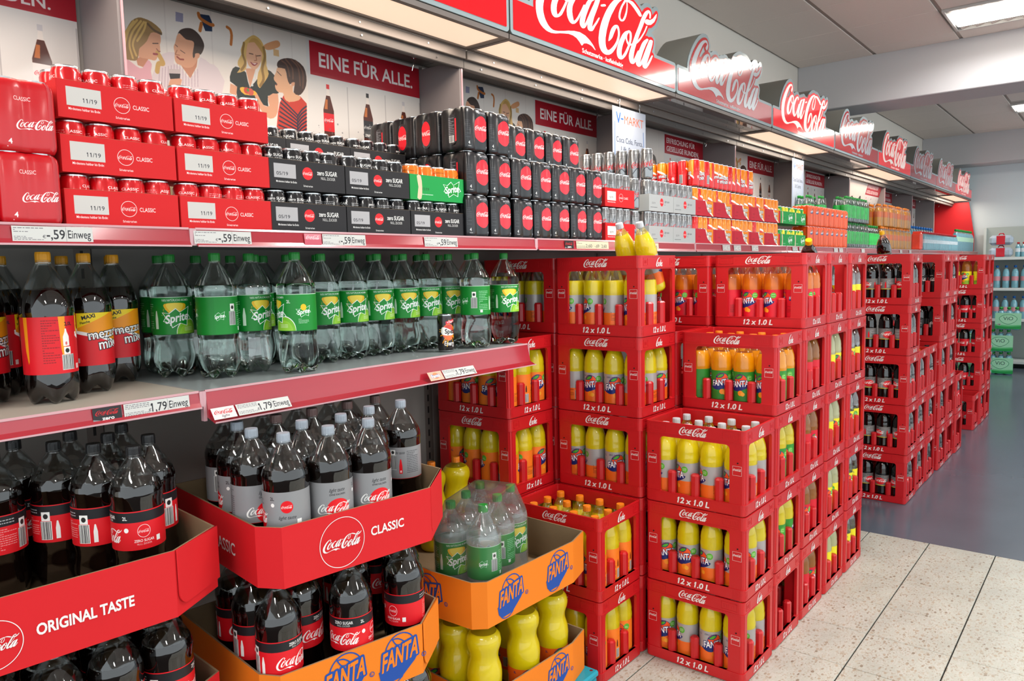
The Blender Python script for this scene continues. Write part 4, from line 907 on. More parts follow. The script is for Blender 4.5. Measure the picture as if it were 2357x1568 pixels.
def crate_mesh():
    mb = MB(); hx, hy = CW/2, CD/2
    ring_prism(mb, hx-.004, hy-.004, .014, .011, 0.0005, .005)
    ring_prism(mb, hx, hy, .016, .012, .004, .043); ring_prism(mb, hx, hy, .016, .010, .262, CH-.003); ring_prism(mb, hx+.0012, hy+.0012, .016, .012, .2605, .2635); ring_prism(mb, hx+.0012, hy+.0012, .016, .012, .0415, .0440)
    ring_prism(mb, hx+.001, hy+.001, .017, .007, CH-.006, CH-.001)
    v, f = face_panel(CW-.024, .040, .266, -hx+.060, hx-.058, .044, .253)
    for s in (1, -1): mb.add([(x*s, (y-hy+.0065)*s, z) for x, y, z in v], f)
    v, f = face_panel(CD-.024, .040, .266, -hy+.034, hy-.034, .044, .256)
    for s in (1, -1): mb.add([(-(y-hx+.0065)*s, x*s, z) for x, y, z in v], f)
    for sx in (-1, 1):
        for sy in (-1, 1):
            pts = [(sx*(hx-.0015)+px, sy*(hy-.0015)+py) for px, py in ((0, -sy*.014), (-sx*.0035, -sy*.004), (-sx*.014, 0), (-sx*.026, -sy*.001), (-sx*.026, -sy*.011), (-sx*.011, -sy*.012), (-sx*.011, -sy*.026), (0-sx*.0005, -sy*.026))]
            p = np.array(pts); p = p if area(p) > 0 else p[::-1]; mb.prism([tuple(q) for q in p], .043, .262)
    mb.box(-hx+.010, hx-.010, -hy+.010, hy-.010, .005, .010)
    def knob(x, y, r, z1):
        o = []
        for zz, k in ((.008, 1), (z1-.006, 1), (z1, .72)):
            o += [(x+r*k*math.cos(PI/8+i*PI/4), y+r*k*math.sin(PI/8+i*PI/4), zz) for i in range(8)]
        F = [(i+8*L, (i+1) % 8+8*L, (i+1) % 8+8*L+8, i+8*L+8) for L in range(2) for i in range(8)]+[tuple(range(16, 24))]
        mb.add(o, F)
    for i in (-1, 0, 1):
        for y in (-hy+.0185, -.0465, .0465, hy-.0185): knob(i*.0925, y, .0170, .124 if abs(y) > .1 else .11)
    for y in (-.0465, .0465):
        for x in (-hx+.0185, hx-.0185): knob(x, y, .0170, .130)
    # raised frames and stippled grips
    for s, half, dpt in ((0, hx, hy), (1, hy, hx)):
        def P(a, z0, a1, z1, d=.0009):
            for sg in (1, -1):
                if s == 0: mb.box(min(a*sg, a1*sg), max(a*sg, a1*sg), *( (-dpt-d, -dpt) if sg == 1 else (dpt, dpt+d)), z0, z1)
                else: mb.box(*((dpt, dpt+d) if sg == 1 else (-dpt-d, -dpt)), min(a*sg, a1*sg), max(a*sg, a1*sg), z0, z1)
        for c in (-half+.055, half-.055) if s == 0 else (-half+.040, half-.040):
            ww = .030 if s == 0 else .017
            for a, z0, a1, z1 in ((c-ww, .270, c+ww, .272), (c-ww, .296, c+ww, .298), (c-ww, .270, c-ww+.002, .298), (c+ww-.002, .270, c+ww, .298)): P(a, z0, a1, z1)
            for k in range(5): P(c-ww+.008+k*(ww*2-.016)/5, .278, c-ww+.008+(k+.55)*(ww*2-.016)/5, .290, .0006)
        for c in ((-half+.030, half-.030) if s == 0 else (-half+.018, half-.018)):
            nn = 7 if s == 0 else 4
            for a in range(nn):
                for b_ in range(6): P(c+(a-nn/2)*.0048, .009+b_*.0052, c+(a-nn/2)*.0048+.0020, .011+b_*.0052, .0007)
    me = mb.mesh('crate_body', [m_red, m_hole])
    return me
crate_me = crate_mesh()
pr_logo = flat_mesh('crate_logo', [L*.112 for L in LOGO_LOOPS], m_print); pr_coke = flat_mesh('crate_logo_short', [L*.052 for L in COKE_LOOPS], m_print)
pr_size = text_mesh('crate_size_text', '12 x 1.0 L', .030, m_print, bold=.030, shear=.20, width=.125, depth=0); pr_size2 = text_mesh('crate_size_text_side', '12 x 1.0 L', .030, m_print, bold=.030, shear=.20, width=.100, depth=0)
def badge_mesh():
    lp = [L*.030 for L in LOGO_LOOPS]; me = flat_mesh('badge', lp, m_print); mb = MB(); mb.v = [tuple(v.co) for v in me.vertices]; mb.f = [tuple(p.vertices) for p in me.polygons]; mb.m = [0]*len(mb.f)
    q = .0165
    for x0, x1, z0, z1 in ((-q, q, -q-.004, -q-.0034), (-q, q, q-.004, q-.0034), (-q, -q+.0006, -q-.004, q-.004), (q-.0006, q, -q-.004, q-.0034)): mb.box(x0, x1, -.0003, 0, z0, z1)
    mb.tube([(.002, -.0006, .024), (.002, .001, .024)], .0030, 10, 1)
    return mb.mesh('crate_badge', [m_print, m_hole], fix=False)
pr_badge = badge_mesh()
CRATE = Kit('drinks_crate', crate_me, [
    ('logo_print', pr_logo, (0, -CD/2-.0014, .283), (0, 0, 0), 'white script logo on the long side'), ('logo_print', pr_coke, (CW/2+.0014, 0, .282), (0, 0, PI/2), 'white short script logo on the end'),
    ('size_lettering', pr_size, (0, -CD/2-.0014, .0125)), ('size_lettering', pr_size2, (CW/2+.0014, 0, .0125), (0, 0, PI/2)),
    ('badge', pr_badge, (-CW/2+.030, -CD/2+.0006, .168)), ('badge', pr_badge, (CW/2-.030, -CD/2+.0006, .168))], 'red plastic drinks crate', 'crate')
# ================================================================ the room
BAY0, BAY = .91, 1.33
XW, XB, XL, XS = -2.40, -2.28, -1.72, -1.81      # wall, back panels, shelf lip, sign faces
m_wall = mat('wall_paint', '#e6dfd5', rough=.9, noise=.10, nscale=3, dark=.85, bump=.1, bscale=40)
m_endw = mat('end_wall_paint', '#d3dee2', rough=.9, noise=.05, nscale=2, dark=.9)
m_ceil = mat('ceiling_tile', '#e6d9d0', rough=.95, noise=.10, nscale=90, dark=.8, bump=.3, bscale=180)
m_seam = mat('ceiling_seam', '#bfb5ac', rough=.8)
m_beam = mat('beam_plaster', '#c4c2c4', rough=.9, noise=.08, nscale=5, dark=.85, bump=.15, bscale=50)
m_grout = mat('grout', '#2e2b29', rough=.9)
def terrazzo():
    m = bpy.data.materials.new('terrazzo'); m.use_nodes = True; nt = m.node_tree; N = nt.nodes; Lk = nt.links; b = N['Principled BSDF']
    tc = N.new('ShaderNodeTexCoord'); oi = N.new('ShaderNodeObjectInfo'); ad = N.new('ShaderNodeVectorMath'); ad.operation = 'ADD'
    sc = N.new('ShaderNodeVectorMath'); sc.operation = 'MULTIPLY'; sc.inputs[1].default_value = (1.35, .75, 1)
    Lk.new(tc.outputs['Object'], ad.inputs[0]); Lk.new(oi.outputs['Location'], ad.inputs[1]); Lk.new(ad.outputs[0], sc.inputs[0])
    v = N.new('ShaderNodeTexVoronoi'); v.inputs['Scale'].default_value = 62; v.inputs['Randomness'].default_value = 1; Lk.new(sc.outputs[0], v.inputs['Vector'])
    v2 = N.new('ShaderNodeTexVoronoi'); v2.inputs['Scale'].default_value = 150; Lk.new(sc.outputs[0], v2.inputs['Vector'])
    sp = N.new('ShaderNodeSeparateColor'); Lk.new(v.outputs['Color'], sp.inputs[0]); sp2 = N.new('ShaderNodeSeparateColor'); Lk.new(v2.outputs['Color'], sp2.inputs[0])
    def ramp(src, stops):
        r = N.new('ShaderNodeValToRGB'); r.color_ramp.interpolation = 'CONSTANT'
        while len(r.color_ramp.elements) < len(stops): r.color_ramp.elements.new(.5)
        for e, (p, c) in zip(r.color_ramp.elements, stops): e.position = p; e.color = (*srgb(c), 1)
        Lk.new(src, r.inputs[0]); return r
    r1 = ramp(sp.outputs[0], [(0, '#c6c8bb'), (.78, '#b6a995'), (.86, '#a99c88'), (.92, '#c4bfae'), (.97, '#978a78')])
    r2 = ramp(sp2.outputs[0], [(0, '#c4c6ba'), (.55, '#cacbc1'), (.8, '#bfb8a8'), (.93, '#b0a694')])
    lt = N.new('ShaderNodeMath'); lt.operation = 'LESS_THAN'; lt.inputs[1].default_value = .0075*62; Lk.new(v.outputs['Distance'], lt.inputs[0])
    gt = N.new('ShaderNodeMath'); gt.operation = 'GREATER_THAN'; gt.inputs[1].default_value = .78; Lk.new(sp.outputs[0], gt.inputs[0])
    mu = N.new('ShaderNodeMath'); mu.operation = 'MULTIPLY'; Lk.new(lt.outputs[0], mu.inputs[0]); Lk.new(gt.outputs[0], mu.inputs[1])
    mx = N.new('ShaderNodeMix'); mx.data_type = 'RGBA'; Lk.new(mu.outputs[0], mx.inputs[0]); Lk.new(r2.outputs[0], mx.inputs[6]); Lk.new(r1.outputs[0], mx.inputs[7])
    n = N.new('ShaderNodeTexNoise'); n.inputs['Scale'].default_value = 5; Lk.new(sc.outputs[0], n.inputs[0])
    m2 = N.new('ShaderNodeMix'); m2.data_type = 'RGBA'; m2.blend_type = 'MULTIPLY'; m2.inputs[0].default_value = .35; Lk.new(mx.outputs[2], m2.inputs[6]); Lk.new(n.outputs[0], m2.inputs[7])
    Lk.new(m2.outputs[2], b.inputs['Base Color']); b.inputs['Roughness'].default_value = .32
    return m
m_terr = terrazzo()
m_grey = mat('grey_floor', '#56606c', rough=.2, noise=.5, nscale=3, dark=.75, ns2=(1, .6, 1), bump=.02, bscale=12)
FY = 4.397
mb = MB(); mb.box(-2.6, 4.5, -3, FY, -.06, -.006)
floor = new('floor', mb.mesh('floor_base', [m_grout]), kind='structure', label='floor of cream speckled terrazzo tiles giving way to dark grey coating')
mb = MB(); mb.box(-2.6, 4.5, FY, 13.2, -.06, 0)
new('grey_floor', mb.mesh('grey_floor', [m_grey]), floor)
mb = MB(); mb.box(-.1468, .1468, -.1539, .1539, -.006, 0, bev=.0010); tile = mb.mesh('floor_tile', [m_terr])
for i in range(-5, 9):
    for j in range(13):
        new('floor_tile', tile, floor, (-.7548+(i+.5)*.2985, FY-.1555-j*.3105, random.uniform(-.0004, 0)))
mb = MB(); mb.box(XW-.1, XW, -3, 13.2, 0, 3.5); new('wall_left', mb.mesh('wall_left', [m_wall]), kind='structure')
mb = MB(); mb.box(XW, 4.5, 12.98, 13.1, 0, 3.5); new('wall_back', mb.mesh('wall_back', [m_endw]), kind='structure')
mb = MB(); mb.box(XW, 4.5, -3, 13, CEIL+.012, CEIL+.05); ceil = new('ceiling', mb.mesh('ceiling_base', [m_seam]), kind='structure')
lampcells = set()
for (y1, rows) in ((7.12, 12), (12.5, 8)):
    for j in range(rows):
        ya = y1-.27-.64*j-.64 if j else y1-.27; hh = .64
        if j == 0: ya, hh = y1-.27, .27
        else: ya = y1-.27-.64*j
        for i in range(8):
            xa = -2.38+.0+.64*i+(.0 if i == 0 else 0); wd = .64
            xa = -2.395+.643*i
            if any(abs(xa+.32-lx) < .62 and abs(ya+hh/2-ly) < .3 for lx, ly in LAMPS): continue
            t = MB(); 
            key = 'ct_%d' % (j == 0)
            if key not in B:
                t.box(.013, .643-.013, .0022, hh-.0022, -.008, 0, bev=.003); B[key] = t.mesh('ceiling_tile', [m_ceil])
            new('ceiling_tile', B[key], ceil, (xa, ya, CEIL+.008))
for i, (y0, y1, zb) in enumerate(((7.12, 7.60, 2.86), (12.5, 12.98, 2.845))):
    mb = MB(); mb.box(XW, 4.5, y0, y1, zb, CEIL+.01, bev=.006); new('trim_%d' % (i+1), mb.mesh('beam', [m_beam]), kind='structure', label='plastered ceiling beam running across the aisle')
# ceiling luminaires
m_tube = mat('lamp_tube', '#ffffff', emit='#fff8ec', estr=6.0); m_lamp = mat('lamp_frame', '#c9c6c2', rough=.5); m_louv = mat('lamp_louvre', '#b9aaa4', rough=.35, metal=.6)
for i, (lx, ly) in enumerate(LAMPS):
    pos = ['above the first ceiling beam', 'in the far ceiling bay', 'over the near aisle', 'right of the one above the first beam', 'right of the near aisle one', 'behind the camera', 'behind the camera to the right', 'right in the far ceiling bay'][i]
    t = new('ceiling_lamp', None, loc=(lx, ly, CEIL), label='recessed fluorescent ceiling lamp with louvres '+pos, cat='lamp')
    mb = MB(); ring = [(-.63, .63, -.30, -.285), (-.63, .63, .285, .30), (-.63, -.615, -.285, .285), (.615, .63, -.285, .285)]
    for a in ring: mb.box(a[0], a[1], a[2], a[3], -.012, .010)
    mb.box(-.62, .62, -.29, .29, .0085, .0105); new('frame', mb.mesh('lamp_frame', [m_lamp]), t)
    mb = MB(); mb.box(-.60, .60, -.15, .15, -.022, .004, bev=.01); new('tube_cover', mb.mesh('lamp_tube', [m_tube]), t)
    mb = MB()
    for s in (-1, 1):
        for k in range(13): x = -.59+k*.098; mb.add([(x, s*.155, -.004), (x, s*.28, -.010), (x+.05, s*.28, .006), (x+.05, s*.155, .008)], [(0, 1, 2, 3)]); mb.add([(x, s*.155, -.004), (x, s*.28, -.010), (x, s*.28, .008), (x, s*.155, .008)], [(0, 1, 2, 3)])
    o = new('louvre', mb.mesh('lamp_louvre', [m_louv], fix=False), t)

# ================================================================ shelving bays
m_back = mat('back_panel', '#8b8580', rough=.7, noise=.08, nscale=3, dark=.85); m_div = mat('divider_panel', '#7d7575', rough=.55, noise=.06, nscale=60, dark=.85)
m_shg = mat('shelf_grey', '#9aa3a4', rough=.3, coat=.2, noise=.10, nscale=7, dark=.8); m_shc = mat('shelf_cream', '#c4bcae', rough=.4, noise=.06, nscale=6, dark=.85)
m_rail = mat('price_rail', '#ab2634', rough=.22, coat=.6, crough=.1, noise=.25, nscale=5, dark=.72, ns2=(1, .3, 6)); m_rail2 = mat('price_rail_edge', '#c99aa0', rough=.2, coat=.5)
m_dk = mat('dark_metal', '#4d4744', rough=.5, metal=.1); m_dk2 = mat('canopy_metal', '#6f655f', rough=.5, metal=.0); m_blk = mat('black_gap', '#1d1b1b', rough=.7)
m_dl = mat('canopy_light_on', '#f2ddca', rough=.5, emit='#ffdfc0', estr=.42, noise=.12, nscale=3, dark=.75); m_do = mat('canopy_glass_off', '#6c625f', rough=.06, coat=1.0, crough=.02, spec=.8)
m_chr = mat('chrome', '#d8d8d8', rough=.15, metal=1.0)
LIT = {-1: 1, 0: 1, 1: 1, 2: 0, 3: 1, 4: 0, 5: 1, 6: 0, 7: 0, 8: 1}
def nth(k): return ['nearest', 'first full', 'second', 'third', 'fourth', 'fifth', 'sixth', 'seventh', 'eighth', 'farthest'][k+1]
m_endp = mat('red_end_panel', '#c4121c', rough=.45)
for k in range(-1, 9):
    y0 = BAY0+BAY*k; y1 = y0+BAY
    t = new('shelving_bay', None, loc=(0, y0, 0), label=nth(k)+' bay from the left of the long drinks shelving with canopy', cat='shelf')
    mb = MB(); mb.box(XB-.02, XB, .003, BAY-.003, 0, 2.350, bev=.002); new('back_panel', mb.mesh('back_panel', [m_back]), t)
    mb = MB(); mb.box(XB, XL+.006, .002, BAY-.002, 1.583, 1.612, bev=.002); new('shelf_board', mb.mesh('top_shelf', [m_shg]), t)
    def rail(name, z, zb, out, E=BAY):
        m = MB(); p = [(XL+.007, z), (XL+.011, z+.002), (XL+.012+out*.35, zb+.012), (XL+.012+out, zb), (XL+.010+out, zb-.001), (XL+.008+out*.3, zb+.009), (XL+.007, zb+.013)]
        m.sweep(p[::-1], .008, E-.008, 0); m.sweep([(XL+.0115, z+.0022), (XL+.0135, z-.003), (XL+.0125, z-.003)], .008, E-.008, 1)
        m.sweep([(XL+.0135+out, zb+.003), (XL+.0135+out, zb-.001), (XL+.010+out, zb-.001)], .008, E-.008, 1)
        for e in (.0, E-.008): m.box(XL+.002, XL+.016, e, e+.0078, zb+.002, z, 1)
        new(name, m.mesh(name, [m_rail, m_rail2]), t)
    rail('price_rail', 1.612, 1.570, .010)
    if k < 1:
        E0 = BAY if k < 0 else BAY-.055
        mb = MB(); mb.box(XB, XL+.006, .002, E0-.002, 1.195, 1.225, bev=.002); new('shelf_board', mb.mesh('mid_shelf', [m_shc if k < 0 else m_shg]), t)
        rail('price_rail', 1.225, 1.186, .012) if k < 0 else rail('price_rail', 1.225, 1.150, .040, E0)
        mb = MB(); 
        for yy in (.02, E0-.02): mb.add([(XB, yy, 1.10), (XB, yy, 1.195), (XL-.05, yy, 1.195), (XB, yy+.004, 1.10), (XB, yy+.004, 1.195), (XL-.05, yy+.004, 1.195)], [(0, 2, 1), (3, 4, 5), (0, 1, 4, 3), (1, 2, 5, 4), (2, 0, 3, 5)])
        new('shelf_bracket', mb.mesh('bracket', [m_dk2]), t)
    mb = MB()
    for s in range(46): mb.box(XB, XB+.0008, BAY-.028, BAY-.020, .10+s*.05, .128+s*.05, 1)
    mb.box(XB-.001, XB+.0005, BAY-.045, BAY, 0, 2.33, 0); new('slotted_upright', mb.mesh('upright', [m_dk2, m_blk]), t)
    if k < 8:
        mb = MB(); mb.box(XB, -2.052, BAY-.018, BAY-.002, 1.70, 2.318, 0, bev=.002); mb.box(-2.052, -2.049, BAY-.010, BAY-.004, 1.70, 2.318, 1); new('divider_panel', mb.mesh('divider', [m_div, m_rail2]), t, (0, .036 if k < 0 else 0, 0))
    # canopy: back bars, dark soffit, frame and light diffuser
    mb = MB(); mb.box(XB+.001, -2.07, .002, BAY-.002, 2.338, 2.350, 0); mb.box(-2.07, -2.045, 0, BAY, 2.285, 2.335, 0, bev=.003); mb.box(-2.045, -2.028, .004, BAY-.004, 2.318, 2.352, 1, bev=.002)
    for q in range(4): mb.tube([(-2.050, .1+q*.36, 2.300), (-2.041, .1+q*.36, 2.300)], .003, 8, 2); mb.tube([(-2.034, .16+q*.32, 2.335), (-2.0255, .16+q*.32, 2.335)], .003, 8, 2)
    new('canopy_beam', mb.mesh('canopy_beam', [m_dk, m_dk2, m_chr]), t)
    mb = MB(); mb.box(-2.028, XS-.004, .003, .022, 2.352, 2.370, 0); mb.box(-2.028, XS-.004, BAY-.022, BAY-.003, 2.352, 2.370, 0); mb.box(-1.835, XS-.004, .022, BAY-.022, 2.352, 2.370, 0); mb.box(-2.028, -2.010, .022, BAY-.022, 2.352, 2.370, 0)
    new('canopy_frame', mb.mesh('canopy_frame', [m_dk2]), t)
    mb = MB(); mb.box(-2.010, -1.835, .022, BAY-.022, 2.358, 2.366); new('light_diffuser', mb.mesh('diffuser', [m_dl if LIT[k] else m_do]), t, label='glowing warm diffuser under the canopy' if LIT[k] else 'unlit glossy panel under the canopy')
    # hooks on the soffit
    mb = MB(); mb.tube([(-2.20, BAY-.12, 2.338), (-2.20, BAY-.12, 2.305), (-2.205, BAY-.12, 2.300), (-2.21, BAY-.12, 2.285)], .0022, 6); mb.tube([(-2.20, BAY-.12, 2.338), (-2.20, BAY-.12, 2.330)], .008, 10); new('hook', mb.mesh('hook', [m_chr]), t)
    if LIT[k]:
        L = bpy.data.lights.new('canopy_light', 'AREA'); L.shape = 'RECTANGLE'; L.size = .16; L.size_y = 1.2; L.energy = 4.2; L.color = (1, .86, .72)
        o = bpy.data.objects.new('canopy_light', L); COL.objects.link(o); o.location = (-1.92, y0+BAY/2, 2.350)
mb = MB(); pr = [(XB, 0), (XB, 2.34), (-1.84, 2.34), (-1.76, 1.85), (-1.76, 1.60), (-1.72, 1.58), (-1.72, 0)]
mb.sweep(pr, 0, .02); e = new('end_panel', mb.mesh('end_panel', [m_endp]), None, (0, BAY0+BAY*9+.002, 0), label='tall red end panel closing the far end of the drinks shelving', cat='panel')

# ---------------------------------------------------------------- signs
m_sg = mat('sign_grey_rim', '#8fa0a4', rough=.35, coat=.3); m_sret = mat('sign_return', '#7f7f78', rough=.45, coat=.2)
m_rl = mat('sign_red_lit', '#dc0414', rough=.14, coat=.55, crough=.03, emit='#ff0a1c', estr=.22); m_ro = mat('sign_red_off', '#b8141f', rough=.14, coat=.8, crough=.03)
m_wl = mat('sign_white_lit', '#f6efe8', rough=.12, coat=1, crough=.03, emit='#fff2e6', estr=.30); m_wo = mat('sign_white_off', '#c3cbd0', rough=.12, coat=1, crough=.03)
def rrp(x0, x1, z0, z1, r):
    out = []
    for cx, cz, a0 in ((x1-r, z0+r, -PI/2), (x1-r, z1-r, 0), (x0+r, z1-r, PI/2), (x0+r, z0+r, PI)):
        for i in range(6): a = a0+PI/2*i/5; out.append((cx+r*math.cos(a), cz+r*math.sin(a)))
    return orient(out)
_fill = [orient([(.20, .02), (1.06, .02), (1.06, .16), (.98, .20), (.72, .30), (.20, .22)]), orient([(.60, .2), (.70, .32), (.80, .325), (.90, .30), (1.0, .27), (1.02, .18)])]
shape_g = outline(dilate(SIGN_POLYS, .034)+_fill+[rrp(.004, 1.326, .0, .145, .018)], .0035, .03)
shape_r = outline(dilate(SIGN_POLYS, .0135)+_fill+[rrp(.020, 1.310, .017, .128, .004)], .003, .03)
shape_w = LOOPS
shape_g0 = [rrp(.004, 1.326, 0, .145, .018)]; 
sg_me = flat_mesh('sign_body', shape_g, m_sret, depth=.20, back=-.1015); sgf = flat_mesh('sign_rim', shape_g, m_sg, depth=.004)
sr = {1: flat_mesh('sign_face_lit', shape_r, m_rl, depth=.002), 0: flat_mesh('sign_face_off', shape_r, m_ro, depth=.002)}
sw = {1: flat_mesh('sign_word_lit', shape_w, m_wl, depth=.001), 0: flat_mesh('sign_word_off', shape_w, m_wo, depth=.001)}
st = {1: text_mesh('sign_small_text_lit', 'Schutzmarke · koffeinhaltig', .026, m_wl, bold=.02, width=.330, depth=0), 0: text_mesh('sign_small_text_off', 'Schutzmarke · koffeinhaltig', .026, m_wo, bold=.02, width=.330, depth=0)}
sgn_lab = {-1: 'red lit canopy sign cut off at the upper left corner', 0: 'near lit red canopy sign of which only the plain lower right part shows', 1: 'large brightly lit red script sign over the shelves', 2: 'unlit dull red script sign right of the largest one', 3: 'lit red script sign, third large one from the left', 4: 'unlit script sign with a ceiling lamp mirrored across it, under the beam',
           5: 'lit red script sign, fifth from the left above silver canopy', 6: 'unlit script sign, third from the far end', 7: 'unlit script sign, second from the far end', 8: 'lit red script sign at the far end above the red panel'}
for k in range(-1, 9):
    t = new('canopy_sign', None, loc=(XS, BAY0+BAY*k, 2.372), rot=(0, 0, PI/2), label=sgn_lab[k], cat='sign')
    new('sign_body', sg_me, t, (0, .0045, 0)); new('rim', sgf, t, (0, .002, 0)); L = LIT[k]
    new('red_face', sr[L], t, (0, -.0012, 0)); new('script_word', sw[L], t, (0, -.0030, 0)); new('small_lettering', st[L], t, (.640, -.0032, .026))

# ---------------------------------------------------------------- posters, notices, price labels
im_pa, im_pb = P_family(), P_round()
mpa = mat('poster_family', '#ffffff', rough=.35, coat=.2, img=im_pa); mpb = mat('poster_round', '#ffffff', rough=.35, coat=.2, img=im_pb)
m_pbk = mat('poster_edge', '#c8c2bc', rough=.6)
def board(name, w, h, m, t=.002):
    V = []; me0 = sheet(name, w, h, m); return me0
pw, ph = 1.31, .715
sh_a, sh_b = sheet('poster_a', pw, ph, mpa), sheet('poster_b', pw, ph, mpb)
mb = MB(); mb.box(-pw/2, pw/2, .0003, .0025, -ph/2, ph/2); pback = mb.mesh('poster_backing', [m_pbk])
plab = {-1: 'poster with splashing bottles whose red banner ends in RUNDEN, upper left corner', 0: 'large poster of a laughing family at table with red banner EINE FÜR ALLE', 1: 'second family poster, partly hidden by black can packs', 2: 'poster with two-line red banner behind the silver cans', 3: 'family poster behind the orange and red cans', 4: 'poster of three young people behind green bottles',
        6: 'far poster with two-line banner behind orange bottles', 7: 'narrow strip of family poster between far dividers', 8: 'farthest family poster beside the red end panel'}
for k, a in ((-1, 0), (0, 1), (1, 1), (2, 0), (3, 1), (4, 0), (6, 0), (7, 1), (8, 1)):
    o = new('poster', pback, None, (XB+.0045, BAY0+BAY*k+(.655 if k > 0 else .69 if k < 0 else .672+.02), 1.616+ph/2), (0, 0, PI/2), plab[k], 'poster'); new('printed_front', sh_a if a else sh_b, o)
    if k == 0: o.scale.x = .970; o.location.y = BAY0+.674
    if k < 0: o.location.y = BAY0-BAY+.690-.008
o = new('poster', pback, None, (-2.170, 8.214, 1.9615), (.268, .0, PI/2), 'three-people poster that has come loose and leans forward over the shelf', 'poster'); new('printed_front', sh_b, o)
m_m0 = mat('notice', '#ffffff', rough=.3, coat=.4, img=P_market(0)); m_m1 = mat('notice_priced', '#ffffff', rough=.3, coat=.4, img=P_market(1))
for (y, m, lb) in ((3.475, m_m0, 'white shop notice hung from the canopy in front of the silver cans'), (6.05, m_m1, 'smaller-looking white shop notice with price 11.99 hung beside the three-people poster')):
    o = new('shop_notice', sheet('notice', .335 if y < 4 else .27, .46, m), None, (-2.026, y, 2.075), (0, 0, PI/2), lb, 'notice')
    mb = MB()
    for s in (-.10, .10): mb.tube([(s, .002, .22), (s+.006, .0, .235), (s-.004, .0, .25), (s+.003, -.002, .260), (s, -.002, .270)], .0018, 6)
    new('wire_hook', mb.mesh('wire', [m_chr]), o)
PR = {}
for kd, w in (('59', .150), ('179', .150), ('260', .24), ('zero', .060), ('light', .060), ('fanta', .060), ('faded', .055), ('plain', .10)):
    PR[kd] = (sheet('price_'+kd, w, .031, mat('price_'+kd, '#ffffff', rough=.6, img=T_price(kd))), w)
def price(kd, y, z, tilt, x, lb): new('price_label', PR[kd][0], None, (x, y, z), (tilt, 0, PI/2), lb, 'label')
ztop, xt, tt = 1.5915, XL+.0172, -.08
for y, kd, lb in ((.612, '59', 'price label -,59 under the left red can cartons'), (.986, '59', 'price label -,59 under the second column of red cartons'), (1.352, '59', 'price label -,59 right of a faded logo tag'), (1.737, '59', 'price label -,59 under the green carton'), (1.246, 'faded', 'faded pink logo tag on the top rail')):
    price(kd, y, ztop, tt, xt, lb)
for y, kd, lb in ((2.45, 'zero', 'small dark logo tag on the top rail under black packs'), (2.62, '260', 'long yellowish price strip left of the two yellow bottles'), (3.06, '260', 'yellowish price strip right of the two yellow bottles'), (3.95, 'plain', 'white price label under the mezzo cartons, left one'), (4.10, 'plain', 'white price label under the orange cartons, right one'), (4.36, 'plain', 'blank-looking white price label under the third orange carton'),
                 (5.05, 'plain', 'price label below the green cartons'), (5.18, 'plain', 'second price label below the green cartons'), (5.95, 'plain', 'price label under the orange packs'), (6.08, 'plain', 'second price label under the orange packs'), (6.7, 'plain', 'price label under the green bottles, far left'), (8.05, 'plain', 'price label under the orange bottle packs'), (8.45, 'plain', 'second price label under the orange bottle packs')):
    price(kd, y, ztop, tt, xt, lb)
price('zero', .690, 1.2060, -.10, XL+.0175, 'black logo tag on the middle rail'); price('179', .800, 1.2060, -.10, XL+.0175, 'price label 1,79 right of the black logo tag')
xm, zm, tm = XL+.0455, 1.171, -.62
price('light', .945, zm, tm, xm, 'white tag with red script at the left of the flared middle rail'); price('179', 1.055, zm, tm, xm, 'price label 1,79 at the left of the flared middle rail')
price('fanta', 1.665, zm, tm, xm, 'pale orange tag with blue word on the flared middle rail'); price('179', 1.775, zm, tm, xm, 'price label 1,79 near the right end of the middle rail')

# ================================================================ crate stacks
def put_crate(xr, yf, n, lvl, phrase, rz=0.0):
    word = {1: ['only'], 2: ['bottom', 'top'], 3: ['bottom', 'middle', 'top'], 4: ['bottom', 'second', 'third', 'top'], 5: ['bottom', 'second', 'middle', 'fourth', 'top']}[n][lvl]
    cx, cy = xr-CW/2, yf+CD/2
    o = CRATE.put((cx+random.uniform(-.002, .002), cy+random.uniform(-.002, .002), lvl*CH), rz+random.uniform(-.006, .006), label='red drinks crate, %s one of the %s' % (word, phrase), group=None)
    return o, word
BX = [-.1387, -.0462, .0462, .1387]; BY = [-.0895, 0, .0895]
ordx = ['first', 'second', 'third', 'fourth']
def fill(o, kind, spec, word, phrase, jit=1.2, face=-.35):
    """spec: rows to fill: F front row, M middle row, R rear row, S right-hand column, T column beside it"""
    cells = []
    for ch in spec:
        if ch in 'FMR': cells += [(i, 'FMR'.index(ch)) for i in range(4)]
        if ch == 'S': cells += [(3, j) for j in range(3)]
        if ch == 'T': cells += [(2, j) for j in range(3)]
        if ch == 'E': cells += [(3, 0)]
        if ch == 'D': cells += [(3, 1), (0, 1), (1, 1), (0, 2), (1, 2)]
        if ch == 'U': cells += [(2, 0), (3, 0), (3, 1)]
    seen = []
    k = B[kind]; c, s = math.cos(o.rotation_euler.z), math.sin(o.rotation_euler.z)
    for i, j in cells:
        if (i, j) in seen: continue
        seen.append((i, j)); x, y = BX[i], BY[j]
        rowt = ['front row', 'middle row', 'rear row'][j]
        k.put((o.location.x+x*c-y*s, o.location.y+x*s+y*c, o.location.z+.0102), face+random.uniform(-jit, jit) if random.random() < .75 else random.uniform(-3, 3),
              label='%s, %s in %s, %s crate, %s' % (k.desc.replace(' bottle', '').replace('with ', '')+' bottle', O(i+1), rowt, word, phrase), group='%s of the %s crate, %s' % (k.desc, word, phrase))
def stack(xr, yf, n, phrase, contents, levels=None, rz=0.0):
    for l in range(n):
        o, w = put_crate(xr, yf, n, l, phrase, rz)
        cc = contents.get(l)
        if cc: fill(o, cc[0], cc[1], w, phrase)
